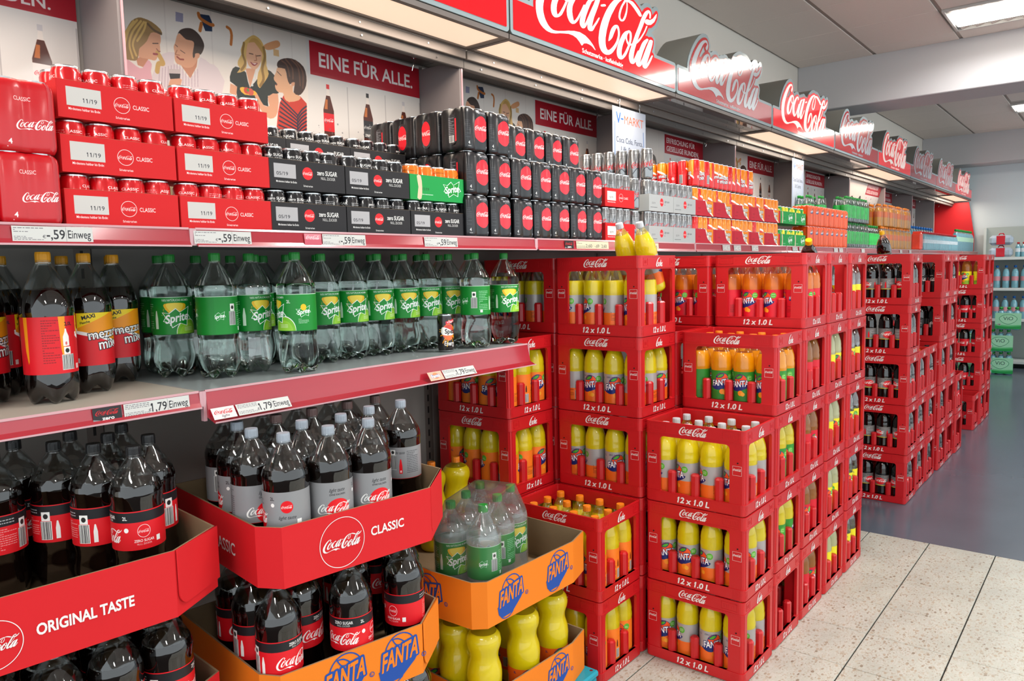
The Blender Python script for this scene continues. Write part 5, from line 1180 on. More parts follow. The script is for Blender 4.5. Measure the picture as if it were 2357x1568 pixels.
stack(-1.81, 2.190, 4, 'shelf-end stack', {1: ('orange', 'FS'), 2: ('orange', 'FS'), 3: ('orange', 'FS')})
stack(-1.812, 2.500, 5, 'shaded rear stack', {4: ('silver_low', 'FM'), 3: ('orange', 'S')})
stack(-1.402, 2.475, 5, 'tall middle stack', {4: ('silver_low', 'FD'), 3: ('silver', 'FS'), 2: ('silver', 'FS'), 1: ('silver', 'F')})
stack(-1.400, 2.178, 2, 'low front stack', {1: ('orange', 'FMR'), 0: ('orange', 'FS')})
stack(-.996, 2.480, 3, 'near aisle stack', {2: ('silver', 'FMR'), 1: ('silver', 'FS'), 0: ('silver', 'FS')})
stack(-1.412, 2.790, 4, 'half-hidden stack', {})
stack(-1.000, 2.790, 4, 'second aisle stack', {3: ('mango', 'FMR'), 2: ('green', 'S'), 1: ('green', 'S')})
stack(-1.412, 3.105, 5, 'second-row middle stack', {4: ('redorange', 'FM')})
stack(-1.002, 3.105, 5, 'third aisle stack', {4: ('redorange', 'FMR'), 3: ('redamber', 'ST'), 2: ('redamber', 'S'), 1: ('redamber', 'S'), 0: ('redamber', 'S')})
stack(-1.000, 3.418, 5, 'fourth aisle stack', {4: ('lemon', 'E'), 3: ('lemon', 'S'), 2: ('lemon', 'S'), 1: ('lemon', 'S'), 0: ('lemon', 'S')})
stack(-.996, 3.722, 5, 'fifth aisle stack', {4: ('clear', 'S'), 3: ('clear', 'S'), 2: ('clear', 'S'), 1: ('clear', 'S'), 0: ('clear', 'S')})
stack(-.998, 5.020, 5, 'first far stack', {i: ('lightcola', 'FS') for i in range(5)})
stack(-1.005, 5.330, 3, 'second far stack', {0: ('lightcola', 'S'), 1: ('lightcola', 'S'), 2: ('lightcola', 'MR')})
stack(-1.002, 5.630, 3, 'third far stack', {0: ('zerocola', 'S'), 1: ('zerocola', 'S'), 2: ('zerocola', 'S')})
stack(-.992, 5.985, 5, 'fourth far stack', {4: ('zerocola', 'FM'), 3: ('zerocola', 'FM'), 2: ('zerocola', 'S'), 1: ('zerocola', 'S'), 0: ('zerocola', 'S')})
stack(-.990, 6.290, 5, 'fifth far stack', {4: ('zerocola', 'S'), 3: ('zerocola', 'S'), 2: ('zerocola', 'S')})
stack(-.978, 6.600, 2, 'sixth far stack', {1: ('redcola', 'S')})
stack(-.990, 7.600, 1, 'single far crate spot', {0: ('redcola', 'F')})
stack(-.985, 7.910, 5, 'seventh far stack', {4: ('ambertea', 'F'), 3: ('redcola', 'FS'), 2: ('redcola', 'FS'), 1: ('redcola', 'FS'), 0: ('redcola', 'S')})
stack(-.985, 8.215, 5, 'last far stack', {})
# bottles lying askew on top of the crates
def tilted(kind, base, top, rz, lb):
    d = Vector(top)-Vector(base); q = d.to_track_quat('Z', 'Y'); e = (q.to_matrix() @ Matrix.Rotation(rz, 3, 'Z')).to_euler(); B[kind].put(base, rot=tuple(e), label=lb)
tilted('silver', (-1.550, 2.700, 1.405), (-1.570, 2.600, 1.682), 2.4, 'yellow soda bottle leaning out of the tall middle crate stack, left one')
tilted('silver', (-1.462, 2.708, 1.405), (-1.484, 2.608, 1.682), 2.6, 'yellow soda bottle leaning out of the tall middle crate stack, right one')
tilted('lightcola', (-1.150, 3.620, 1.385), (-1.100, 3.435, 1.610), 1.4, 'dark cola bottle tilted on top of the aisle crates under the orange packs')
tilted('lightcola', (-1.172, 5.185, 1.412), (-1.194, 5.110, 1.690), 1.4, 'dark cola bottle with yellow cap tilted on the first far stack')

# ================================================================ top shelf
ZT = 1.6122
def tray_row(kind, ck, y, z, x=-1.805, cans=4, rows=1, lb='', r=.0600):
    r = .0587 if ck.startswith('s_') else .0598
    T = TR[kind]; T.put((x, y, z), PI/2, label=lb+' carton'); K = CANS[ck]
    for rr in range(rows):
        for i in range(cans):
            K.put((x+.0297-rr*.0598, y+(i-1.5)*r, z+.0032), PI/2-.45+random.uniform(-1.6, 1.6) if random.random() < .7 else random.uniform(-3, 3), label='%s, %s from left, %s row, %s carton' % (K.desc, O(i+1), 'front' if rr == 0 else 'second', lb), group='%s in the %s carton' % (K.desc, lb))
Y1, Y2 = .775, 1.026
for l, nm in enumerate(('bottom', 'middle', 'top')):
    tray_row('classic', 'classic', Y1, ZT+l*.1132, rows=2 if l == 2 else 1, lb=nm+' red left-column')
    tray_row('classic', 'classic', Y2, ZT+l*.1132, rows=2 if l == 2 else 1, lb=nm+' red right-column')
for l, nm in enumerate(('bottom', 'middle')):
    tray_row('zero', 'zero', 1.269, ZT+l*.1132, lb=nm+' black left'); tray_row('zero', 'zero', 1.518, ZT+l*.1132, lb=nm+' black middle')
tray_row('zero', 'zero', 1.768, ZT, lb='bottom black right'); tray_row('sprite', 'orange', 1.768, ZT+.1132, lb='torn green top')
for y, nm in ((1.265, 'left'), (1.512, 'middle'), (1.759, 'right')):   # a second, higher stack of cartons further back
    TR['zero'].put((-2.075, y, ZT+.1116), PI/2, label='rear black carton carrying the raised row, %s one' % nm, group=None); tray_row('zero', 'zero', y, ZT+.2232, x=-2.075, lb='raised rear black '+nm)
    TR['zero'].put((-2.075, y, ZT), PI/2, label='lowest rear black carton, %s one' % nm)
    for l in range(2):
        for i in (0, 3): CANS['zero'].put((-2.0453, y+(i-1.5)*.0590, ZT+l*.1116+.0032), 0, label='small black cola can hidden behind the front cartons', group='black cans behind the front cartons')
# far left four-packs
for l in range(2):
    PK4['classic'].put((-1.785, .585, ZT+l*.1445), PI/2, label=('lower' if l == 0 else 'upper')+' red shrink-wrapped four-pack of cans at the left edge')
    PK4['classic'].put((-1.785, .462, ZT+l*.1445), PI/2, label=('lower' if l == 0 else 'upper')+' red four-pack cut off by the left edge')
# black four-packs, some with the oval side opening turned to the camera
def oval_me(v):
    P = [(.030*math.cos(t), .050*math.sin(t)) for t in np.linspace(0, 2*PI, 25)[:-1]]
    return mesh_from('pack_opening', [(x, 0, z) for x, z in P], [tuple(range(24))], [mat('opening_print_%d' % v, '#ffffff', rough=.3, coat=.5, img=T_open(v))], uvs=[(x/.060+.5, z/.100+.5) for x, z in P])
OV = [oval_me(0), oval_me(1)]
def zpack(x, y, z, lb, v=None, grp=None):
    o = PK4['zero'].put((x, y, z), PI/2+random.uniform(-.04, .04), label=lb, group=grp)
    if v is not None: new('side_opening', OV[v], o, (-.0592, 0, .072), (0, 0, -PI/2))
ys = [1.948, 2.070, 2.195, 2.316, 2.436, 2.556, 2.674]
for l in range(2):
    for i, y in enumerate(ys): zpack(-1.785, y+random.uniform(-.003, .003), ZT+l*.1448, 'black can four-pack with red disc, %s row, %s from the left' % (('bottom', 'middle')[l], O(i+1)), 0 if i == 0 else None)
    for i, y in enumerate([2.29, 2.412, 2.535, 2.657]): zpack(-1.908, y, ZT+l*.1448, 'black can four-pack hidden behind the front row', None, 'hidden black four-packs')
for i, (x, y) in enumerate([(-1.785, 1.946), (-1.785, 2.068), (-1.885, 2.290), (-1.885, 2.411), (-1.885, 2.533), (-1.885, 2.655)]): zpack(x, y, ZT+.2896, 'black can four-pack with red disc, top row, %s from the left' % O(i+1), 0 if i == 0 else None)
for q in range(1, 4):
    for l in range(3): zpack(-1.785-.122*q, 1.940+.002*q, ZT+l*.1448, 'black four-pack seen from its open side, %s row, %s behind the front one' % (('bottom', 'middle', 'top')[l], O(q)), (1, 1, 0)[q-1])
# silver cans
tray_row('classic_b', 's_light', 2.893, ZT, lb='lower red single', x=-1.80); tray_row('classic_b', 's_light', 2.893, ZT+.149, lb='upper red single', x=-1.80)
tray_row('light', 's_light', 3.280, ZT, lb='lower left pale grey'); tray_row('light', 's_light', 3.526, ZT, lb='lower right pale grey')
tray_row('light', 's_light', 3.282, ZT+.1475, lb='upper left pale grey'); tray_row('light', 's_light', 3.528, ZT+.1475, lb='upper right pale grey')
K = CANS['s_light']
for l in range(3):
    for i in range(2 if l < 2 else 6):
        if l == 2: K.put((-1.775-.062*i*1.0, 3.200-.010*i, ZT+l*.1475), 1.2+random.uniform(-.5, .5), label='slim silver cola can in the topmost silver row, %s from the right' % O(i+1))
for l in range(2):
    for i in range(6): K.put((-1.900-.061*i, 3.13+.002*i, ZT+l*.1475), random.uniform(-3, 3), label='slim silver cola can in the row behind the red carton, %s layer, %s' % (('lower', 'upper')[l], i+1), group='silver cans behind the red single cartons')
for l in range(2):
    K.put((-1.778, 3.076, ZT+l*.1475), .8+l, label='loose slim silver can beside the red carton, %s one' % ('lower', 'upper')[l])
# orange and red cans
ym = [3.772, 4.018, 4.264, 4.510, 4.756]
for l in range(2):
    for i, y in enumerate(ym): tray_row('mezzo', 's_mezzo', y, ZT+l*.1475, lb='%s dark-red %s' % (('lower', 'upper')[l], i+1))
K = CANS['s_mezzo']
for i in range(13): K.put((-1.775, 3.70+i*.0605, ZT+.295), random.uniform(-3, 3), label='slim orange and red can in the topmost row, %s from the corner can' % O(i+1), group='topmost orange and red cans')
for i in range(1, 6): K.put((-1.775-i*.061, 3.70, ZT+.295), random.uniform(-3, 3), label='slim orange and red can on the turned left end of the topmost row, %s' % i, group='topmost orange and red cans')
# green cartons, orange packs
for l in range(2):
    for i, y in enumerate((5.000, 5.2475)): tray_row('sprite', 'sprite', y, ZT+l*.1475, lb='%s green %s' % (('lower', 'upper')[l], ('left', 'right')[i]))
    for i in range(8): PK4['fanta'].put((-1.785, 5.437+i*.1195, ZT+l*.1445), PI/2+random.uniform(-.04, .04), label='orange shrink-wrapped can pack, %s row, %s from the left' % (('lower', 'upper')[l], i+1), group='orange can packs')
# small bottle kits for the far end
def small(name, h, r, liq, labm, cap, z0, z1, fillz):
    prof = [(r*.55, .004), (r*.9, 0), (r, .012), (r*.97, h*.30), (r, h*.42), (r, h*.62), (r*.9, h*.72), (r*.55, h*.84), (r*.36, h*.90), (r*.40, h*.905)]
    P = [(a, b, 0 if b < fillz else 1) for a, b in prof]
    me = lathe(name, P, [liq, m_clear], seg=16); lb = lathe(name+'_lab', [(r*1.01, z0), (r*1.01, z1)], [labm], seg=16, caps=False)
    cp = lathe(name+'_cap', [(r*.44, 0), (r*.44, h*.085), (r*.40, h*.10)], [CAPM[cap]], seg=12)
    return Kit('small_bottle', me, [('label', lb), ('cap', cp, (0, 0, h*.90))], name.replace('_', ' '), 'bottle')
m_ls = mat('small_green_label', '#12a83c', rough=.4, coat=.3, noise=.5, nscale=26, dark=2.6); m_lo = mat('small_orange_label', '#f0701c', rough=.4, coat=.3); m_lb = mat('small_pale_label', '#d8e4ea', rough=.4, noise=.6, nscale=30, dark=.6); m_lg = mat('small_mint_label', '#b4dcc2', rough=.4)
m_bw = mat('blue_water', '#76aebd', rough=.15, coat=1.0, noise=.6, nscale=22, dark=.55, ns2=(1, 1, .3)); m_lpk = mat('small_pink_label', '#c98a94', rough=.4, noise=.5, nscale=20, dark=.8); m_lrd = mat('small_red_label', '#d02030', rough=.4)
m_film = mat_film('shrink_film', (.97, .98, .98), gloss=.0, rough=.25)
sK = {'g': small('green_small_bottle', .205, .031, m_waterf, m_ls, 'green', .035, .135, .15), 'o': small('orange_small_bottle', .205, .031, m_yor, m_lo, 'orange', .085, .135, .16),
      'w': small('blue_water_bottle', .205, .031, m_bw, m_lb, 'red', .08, .12, .16), 'b': small('tall_blue_water_bottle', .285, .040, m_bw, m_lb, 'blue', .13, .18, .22), 'm': small('tall_mint_label_water_bottle', .290, .042, m_bw, m_lg, 'green', .13, .19, .23),
      'p': small('pink_label_water_bottle', .31, .042, m_bw, m_lpk, 'blue', .10, .16, .23), 'r': small('red_cap_water_bottle', .20, .031, m_bw, m_lb, 'red', .07, .12, .15)}
def bpack(k, nx, ny, loc, lb, rz=PI/2, film=True, name='bottle_multipack'):
    """shrink-wrapped pack: bottles are its parts"""
    K = sK[k]; r = max(v.co.x for v in K.mesh.vertices)+.0006; o = new(name, None, None, loc, (0, 0, rz), lb, 'multipack')
    h = {'g': .205, 'o': .205, 'w': .205, 'b': .285, 'm': .29, 'p': .31, 'r': .2}[k]
    for i in range(nx):
        for j in range(ny): K.put(((i-(nx-1)/2)*2*r, (j-(ny-1)/2)*2*r, 0), random.uniform(-3, 3), parent=o, name='bottle')
    if film and k in ('g', 'o'):
        hx, hy = nx*r+.0012, ny*r+.0012; V = []; F = []; n = len(rr_loop(hx, hy, r))
        for z, s in ((.004, 1), (h*.62, 1), (h*.74, .97), (h*.93, .90)): V += [(x*s, y*s, z) for x, y in rr_loop(hx, hy, r)]
        for L in range(3): F += [(L*n+a, L*n+(a+1) % n, (L+1)*n+(a+1) % n, (L+1)*n+a) for a in range(n)]
        new('film', mesh_from('film', V, F, [m_film], smooth=True), o)
    return o
for i in range(5): bpack('g', 2, 2, (-1.79, 6.402+i*.1298, ZT), 'lower pack of green-label small bottles, %s from the left' % O(i+1))
for i in range(5): bpack('g', 2, 2, (-1.79, 6.402+i*.1298, ZT+.206), 'upper pack of green-label small bottles at the shelf edge, %s from the left' % O(i+1))
for i in range(2): bpack('g', 2, 2, (-1.93-.04*i, 6.21-i*.17, ZT), 'lower green bottle pack behind the orange packs, %s' % O(i+1)); bpack('g', 2, 2, (-1.93-.04*i, 6.21-i*.17, ZT+.206), 'upper green bottle pack behind the orange packs, %s from the right' % O(i+1))
for i in range(5): sK['g'].put((-1.77, 7.11+i*.068, ZT), 0, label='loose small green-capped bottle, %s from the left' % O(i+1), group='loose green-capped small bottles')
for i in range(4):
    bpack('o', 2, 2, (-1.79, 7.53+i*.30, ZT+.207) if i else (-1.82, 7.53, ZT+.207), 'upper pack of orange small bottles, %s from the left' % O(i+1))
    bpack('o', 2, 2, (-1.79, 7.53+i*.30, ZT), 'lower pack of orange small bottles, %s from the left' % O(i+1))
for i in range(4):
    bpack('o', 2, 2, (-1.79, 7.53+i*.30+.14, ZT), 'lower in-between pack of orange small bottles, %s' % O(i+1)); bpack('o', 2, 2, (-1.80, 7.53+i*.30+.14, ZT+.207), 'upper in-between pack of orange small bottles, %s' % O(i+1))
    if i > 1: bpack('o', 2, 2, (-1.945, 7.37+i*.135, ZT+.207), 'rear upper pack of orange small bottles, %s' % i); bpack('o', 2, 2, (-1.945, 7.37+i*.135, ZT), 'rear lower pack of orange small bottles, %s' % i)
mb = MB(); mb.box(-.05, .05, -.05, .05, 0, .19, bev=.016); mb.box(-.046, .046, -.006, .006, .188, .206, bev=.003); new('soft_pack', mb.mesh('soft_pack', [mat('pack_red', '#d8402c', rough=.35, coat=.5, noise=.8, nscale=9, dark=1.6)]), None, (-1.79, 9.20, ZT), label='red and orange plastic pack between orange and blue bottles', cat='pack')
for i in range(9): bpack('w', 2, 2, (-1.79, 9.36+i*.128, ZT), 'pack of small red-capped water bottles on the far top shelf, %s' % O(i+1))
for i in range(7): bpack('w', 2, 2, (-1.79, 10.52+i*.128, ZT), 'pack of small water bottles right of the red-capped ones, %s' % O(i+1))
for i in range(10): sK['b'].put((-1.93, 9.42+i*.14, ZT), 0, label='tall blue-capped water bottle in the rear row, %s from the left' % O(i+1), group='tall blue-capped bottles on the far top shelf')
for i in range(14): sK['m'].put((-1.775, 11.46+i*.092, ZT), 0, label='tall water bottle with mint label at the far shelf end, %s from the left' % O(i+1), group='tall mint-label bottles at the far shelf end')

def relax(pts, poly, r=.0552, it=150, fixed=0):
    """nudge bottles apart and off the cardboard walls"""
    P = [np.array(p, float) for p in pts]; E = [(np.array(poly[i][:2], float), np.array(poly[(i+1) % len(poly)][:2], float)) for i in range(len(poly))]
    ctr = sum(e[0] for e in E)/len(E)
    for k in range(it):
        for i in range(len(P)):
            for j in range(i+1, len(P)):
                v = P[j]-P[i]; L = math.hypot(*v)
                if L < 2*r: s = (2*r-L)/max(L, 1e-6)*.5; P[i] = P[i]-v*s*(.6 if i < fixed else 1); P[j] = P[j]+v*s
        for i in range(len(P)):
            for a_, b_ in E:
                t = b_-a_; n_ = np.array([-t[1], t[0]])/math.hypot(*t)
                if np.dot(ctr-a_, n_) < 0: n_ = -n_
                q = np.dot(P[i]-a_, n_); u_ = np.dot(P[i]-a_, t)/np.dot(t, t)
                if q < r+.006 and -.1 < u_ < 1.1: P[i] = P[i]+n_*(r+.006-q)
    return [tuple(p) for p in P]
# ================================================================ middle shelf
ZM = 1.2255
def rzf(a=0.0, j=.35): return ('f', a, j)
SHELF = [(-1.735, -.40), (-1.735, 2.235), (-2.272, 2.235), (-2.272, -.40)]
def named(kind, pts, desc, z=ZM, js=.3, base=0.0):
    for i, p in enumerate(pts): B[kind].put((p[0], p[1], z), rzf(p[2] if len(p) > 2 else base, js), label=desc % O(i+1))
mz = [(-1.865, .644, 2.3), (-1.958, .764, .55), (-2.075, .880, .5), (-1.985, .545, .9)]
mz2 = [(-2.085, .600, 2.0), (-2.205, .960-.03, .5), (-2.190, .800, 1), (-2.075, .715, 1), (-1.87, .45, 1), (-2.20, .66, 1), (-2.19, .52, 1), (-2.08, .47, 1)]
A_ = [(-1.805, 1.255, -1.35), (-1.905, 1.072, 3.0), (-1.795, 1.995, 2.1), (-1.798, 2.160, .45)]
Rr = [(-2.155, 1.04+.113*i, .3) for i in range(10)]+[(-2.042, 1.39+.113*i, .3) for i in range(7)]+[(-1.93, 1.19, .4), (-2.042, 1.15, .3), (-1.935, 2.115, .3)]
BfX = [(-2.040, 1.015, .2), (-1.930, 1.435, .5), (-1.930, 1.548, .42), (-1.930, 1.660, .30), (-1.925, 1.772, .40), (-1.930, 1.886, .42), (-1.930, 2.000, .42), (-2.040, 1.275, .25)]
allp = A_+BfX+mz+Rr+mz2; Qs = relax([p[:2] for p in allp], SHELF, r=.0549, fixed=16)
allp = [(q[0], q[1], p[2]) for p, q in zip(allp, Qs)]; A_ = allp[:4]; Bf = allp[4:12]; mz = allp[12:16]; R = allp[16:36]; mz2 = allp[36:]
named('mezzo', mz, 'orange-cola bottle in the front row of the middle shelf, %s', js=.05)
named('mezzo', mz2, 'orange-cola bottle behind the front ones on the middle shelf, %s')
named('sprite', A_, 'clear lemonade bottle standing forward near the shelf edge, %s from the left', js=.05)
named('sprite', Bf, 'clear lemonade bottle of the main front row, %s', js=.10)
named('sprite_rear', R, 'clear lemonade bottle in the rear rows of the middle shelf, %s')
B_ = CANS['energy']; B_.put((-1.795, 1.838, ZM), PI/4+.62, label='black energy drink can with orange splash standing before the lemonade bottles')

# ================================================================ floor displays
m_tred = mat('tray_red', '#cf0f1a', rough=.7, coat=.0, noise=.08, nscale=14, dark=.85, bump=.12, bscale=30); m_tor = mat('tray_orange', '#e67a0c', rough=.7, coat=.0, noise=.08, nscale=14, dark=.9, bump=.12, bscale=30)
m_blue = mat('fanta_blue', '#12479c', rough=.55)
def big_tray(path, z0, h, m, lb, dips=None, name='display_tray'):
    """thin cardboard wall following a plan path, with a floor"""
    P = [np.array(p[:2]) for p in path]; H = [p[2] if len(p) > 2 else h for p in path]; n = len(P); t = .0045
    ctr = sum(P)/n; cen = Vector((ctr[0], ctr[1], z0)); P = [p-ctr for p in P]
    N = []
    for i in range(n):
        a = P[i]-P[i-1]; b = P[(i+1) % n]-P[i]; na = np.array([a[1], -a[0]])/np.hypot(*a); nb = np.array([b[1], -b[0]])/np.hypot(*b); q = na+nb; q /= max(.4, np.dot(q, na)); N.append(q)
    sgn = 1 if area(np.array(P)) > 0 else -1
    I = [p-q*t*sgn for p, q in zip(P, N)]
    mb = MB(); V = [(p[0], p[1], 0) for p in P]+[(p[0], p[1], hh) for p, hh in zip(P, H)]+[(p[0], p[1], .004) for p in I]+[(p[0], p[1], hh) for p, hh in zip(I, H)]
    mb.add(V, [(i, (i+1) % n, n+(i+1) % n, n+i) for i in range(n)], 0)
    mb.add(V, [(2*n+i, 3*n+i, 3*n+(i+1) % n, 2*n+(i+1) % n) for i in range(n)]+[(n+i, n+(i+1) % n, 3*n+(i+1) % n, 3*n+i) for i in range(n)]+[tuple(range(2*n, 3*n))], 1); mb.add(V, [tuple(reversed(range(n)))], 1)
    o = new(name, mb.mesh(name, [m, m_card], fix=False), None, tuple(cen), label=lb, cat='tray'); return o, ctr
def on_face(o, ctr, a, b, u, z, mesh, nm, lb=None, off=.0012):
    """place an upright print on the wall from plan point a to b, u along it (0..1), z above the tray floor"""
    a = np.array(a)-ctr; b = np.array(b)-ctr; d = b-a; ang = math.atan2(d[1], d[0]); nn = np.array([d[1], -d[0]])/np.hypot(*d); p = a+d*u+nn*off
    return new(nm, mesh, o, (p[0], p[1], z), (0, 0, ang), label=lb)
def flap(o, ctr, a, b, z0, z1, m, r=.03):
    w = float(np.hypot(*(np.array(b)-np.array(a)))); L = [(0, z1), (0, z0+r)]
    for i in range(7): t = PI+PI/2*i/6; L.append((r+r*math.cos(t), z0+r+r*math.sin(t)))
    L += [(w, z0+.002), (w, z1)]
    me = flat_mesh('flap', [np.array(L)], m, depth=.003); on_face(o, ctr, a, b, 0, 0, me, 'corner_flap', off=.003)
ring_me = lambda r, w: flat_mesh('ring', [circ(0, 0, r, 64), circ(0, 0, r-w, 64)], m_print)
# fanta emblem as flat print: blue parts
def fanta_mesh(s):
    g, wd = glyphs('FANTA', .03); g = [t*np.array([.86/wd, .52]) for t in g]; g = xf(g, 1, (-.43, -.10), .0, shear=.12)
    g2 = [np.stack([p[:, 0], p[:, 1]+p[:, 0]*.16], 1) for p in g]; g2 = [orient(p) for p in g2]
    blue = dilate(g2, .042)+[orient([(-.50, -.14), (.44, -.03), (.36, -.15), (.02, -.42), (-.34, -.44), (-.46, -.34)])]
    arc = [(.02+.36*math.cos(t), .14+.38*math.sin(t)) for t in np.linspace(.1, PI-.25, 20)]
    blue += seg_quads(np.array(arc), .014, closed=False)+seg_quads(spline([(-.16, .44), (-.02, .42), (.12, .30), (-.06, .30), (-.16, .44)], 5), .013, closed=False)+seg_quads(spline([(-.42, -.36), (-.3, -.47), (-.1, -.48), (.05, -.40)], 4), .012, closed=False)
    inner = outline(g2, .006, .03)
    o = outline(blue, .007, .05)
    # letters cut out of the blue
    return flat_mesh('fanta_blue', [L*s for L in o], m_blue), flat_mesh('fanta_letters', [L*s for L in inner], m_tor)
fb, fl = fanta_mesh(.125)
rm = text_mesh('registered', '®', .018, m_blue, depth=0)
def put_fanta(o, ctr, a, b, u, z):
    on_face(o, ctr, a, b, u, z, fb, 'fruit_emblem', off=.0010); on_face(o, ctr, a, b, u, z, fl, 'emblem_letters', off=.0016)
    d = np.hypot(*(np.array(b)-np.array(a))); on_face(o, ctr, a, b, u+.072/d, z-.02, rm, 'registered_mark', off=.0012)
# pallets
mb = MB(); 
def pallet(x0, x1, y0, y1, m, lb):
    mb = MB(); cx, cy = (x0+x1)/2, (y0+y1)/2; hx, hy = (x1-x0)/2, (y1-y0)/2
    mb.box(-hx, hx, -hy, hy, .075, .098, bev=.006)
    for sx in (-1, 0, 1):
        for sy in (-1, 1): mb.box(sx*(hx-.05)-.045, sx*(hx-.05)+.045, sy*(hy-.05)-.045, sy*(hy-.05)+.045, .0, .075, bev=.005)
    o = new('pallet', mb.mesh('pallet', [m]), None, (cx, cy, .001), label=lb, cat='pallet')
    mb = MB()
    for sx in (-1, 1):
        for sy in (-1, 1): mb.tube([(sx*(hx-.02), sy*(hy-.02), .098), (sx*(hx-.02), sy*(hy-.02), .0986)], .006, 8)
    new('rivets', mb.mesh('rivets', [m_chr]), o)
m_pb = mat('pallet_blue', '#1593a8', rough=.45, coat=.2); m_pw = mat('pallet_wood', '#8a6c4c', rough=.9, noise=.4, nscale=14, dark=.6)
pallet(-1.97, -1.372, 1.570, 2.120, m_pb, 'turquoise plastic display pallet under the right-hand tray display'); pallet(-1.98, -1.40, .925, 1.50, m_pw, 'wooden display pallet under the middle tray display'); pallet(-2.02, -1.53, .20, .86, m_pw, 'wooden display pallet under the left tray display')
TH = .142
ZL = [.1000, .4500, .7950]
# left display
PL = [(-1.560, .12), (-1.500, .718), (-1.576, .850), (-2.00, .885), (-2.08, .10)]
Lorder = PL
o, c = big_tray([(p[0], p[1]) for p in PL], ZL[2], TH, m_tred, 'large red cardboard tray lettered ORIGINAL TASTE at the lower left')
a, b = PL[0], PL[1]
on_face(o, c, a, b, .722, .054, text_mesh('original_taste', 'ORIGINAL TASTE', .030, m_print, bold=.03, width=.170, depth=0), 'lettering', 'white words ORIGINAL TASTE')
on_face(o, c, a, b, .470, .058, ring_me(.046, .0014), 'printed_ring'); on_face(o, c, a, b, .470, .058, flat_mesh('tray_logo', [L*.080 for L in LOGO_LOOPS], m_print), 'logo_print')
flap(o, c, (-1.502, .722), (-1.576, .852), .020, TH, m_tred)
o, c = big_tray([(-1.575, .12), (-1.520, .70), (-1.585, .845), (-2.00, .87), (-2.08, .10)], ZL[1], TH, m_tred, 'lower red cardboard tray of the left display, mostly cut off')
o, c = big_tray([(-1.575, .12), (-1.520, .70), (-1.585, .845), (-2.00, .87), (-2.08, .10)], ZL[0], TH, m_tred, 'bottom red cardboard tray of the left display')
lp = [(-1.668, .722, -1.6), (-1.775, .790, 2.6), (-1.797, .672, 1.35), (-1.912, .640, 1.45), (-1.926, .515, 2.9), (-1.905, .765, .6), (-1.675, .575, 1), (-1.80, .555, 1), (-1.69, .455, .6), (-1.81, .43, .6)]
fl8 = ['front bottle with red label', 'bottle at the right tray corner', 'bottle third from the right', 'bottle showing its barcode at left', 'bottle cut off by the left edge', 'rear bottle behind the pair', 'rear bottle a', 'rear bottle b', 'rear c', 'rear d']
ldesc = ['frontmost, nearest the cardboard corner', 'right rear beside the tray corner', 'second from the right in front', 'third from the right in front', 'at the left picture edge', 'rear, between two front ones']
Lpts = [lp[0], lp[1], lp[2], lp[3], lp[4], lp[5], (-1.95, .88, .4), (-2.00, .64, .6), (-2.02, .76, .6), (-2.03, .50, .6)]
Q = relax([(p[0], p[1]) for p in Lpts], PL, fixed=6)
ldesc += ['in the shaded right rear', 'in the shaded rear middle', 'in the shaded rear, second', 'in the shaded rear, farthest left']
for i, p in enumerate(Lpts): B['zero'].put((Q[i][0], Q[i][1], ZL[2]+.0045), rzf(p[2], .05), label='black-capped cola bottle in the left display, '+ldesc[i])
PLB = [(-1.575, .12), (-1.520, .70), (-1.585, .845), (-2.00, .87), (-2.08, .10)]
g = [(-1.600-.113*r_, .770-.113*q-(.03 if r_ == 0 else 0)) for r_ in range(3) for q in range(4)]
for i, p in enumerate(relax(g, PLB)): B['zero'].put((p[0], p[1], ZL[1]+.0045), rzf(.8, .9), label='cola bottle under the left red tray, %s row, %s from the right' % (O(i//4+1), O(i % 4+1)))
# middle display
PM = [(-1.438, .932), (-1.388, 1.345), (-1.500, 1.502), (-1.93, 1.530), (-1.99, .960), (-1.494, .900)]
o, c = big_tray(PM, ZL[2], TH, m_tred, 'large red cardboard tray lettered CLASSIC in the middle of the picture')
a, b = PM[0], PM[1]
on_face(o, c, a, b, .365, .068, ring_me(.061, .0016), 'printed_ring'); on_face(o, c, a, b, .365, .068, flat_mesh('tray_logo2', [L*.106 for L in LOGO_LOOPS], m_print), 'logo_print')
on_face(o, c, a, b, .675, .062, text_mesh('classic', 'CLASSIC', .031, m_print, bold=.022, width=.098, depth=0), 'lettering', 'white word CLASSIC')
on_face(o, c, PM[4], PM[5], .64, .045, text_mesh('classic2', 'CLASSIC', .042, m_print, bold=.012, width=.14, depth=0), 'lettering', 'word CLASSIC on the side wall')
flap(o, c, (-1.396, 1.350), (-1.502, 1.497), .012, TH, m_tred)
P2_ = [(-1.462, .925), (-1.388, 1.300), (-1.470, 1.435), (-1.93, 1.50), (-1.97, .95), (-1.51, .900)]
o, c = big_tray(P2_, ZL[1], TH-.008, m_tor, 'orange cardboard tray with blue fruit emblems under the CLASSIC tray')
put_fanta(o, c, P2_[0], P2_[1], .42, .066); put_fanta(o, c, P2_[0], P2_[1], .82, .066); flap(o, c, (-1.390, 1.305), (-1.470, 1.437), .012, TH-.008, m_tor)
P0_ = [(-1.47, .93), (-1.41, 1.33), (-1.47, 1.45), (-1.93, 1.50), (-1.97, .95)]
o, c = big_tray(P0_, ZL[0], TH, m_tor, 'bottom orange tray of the middle display')
zz = ZL[2]+.0045
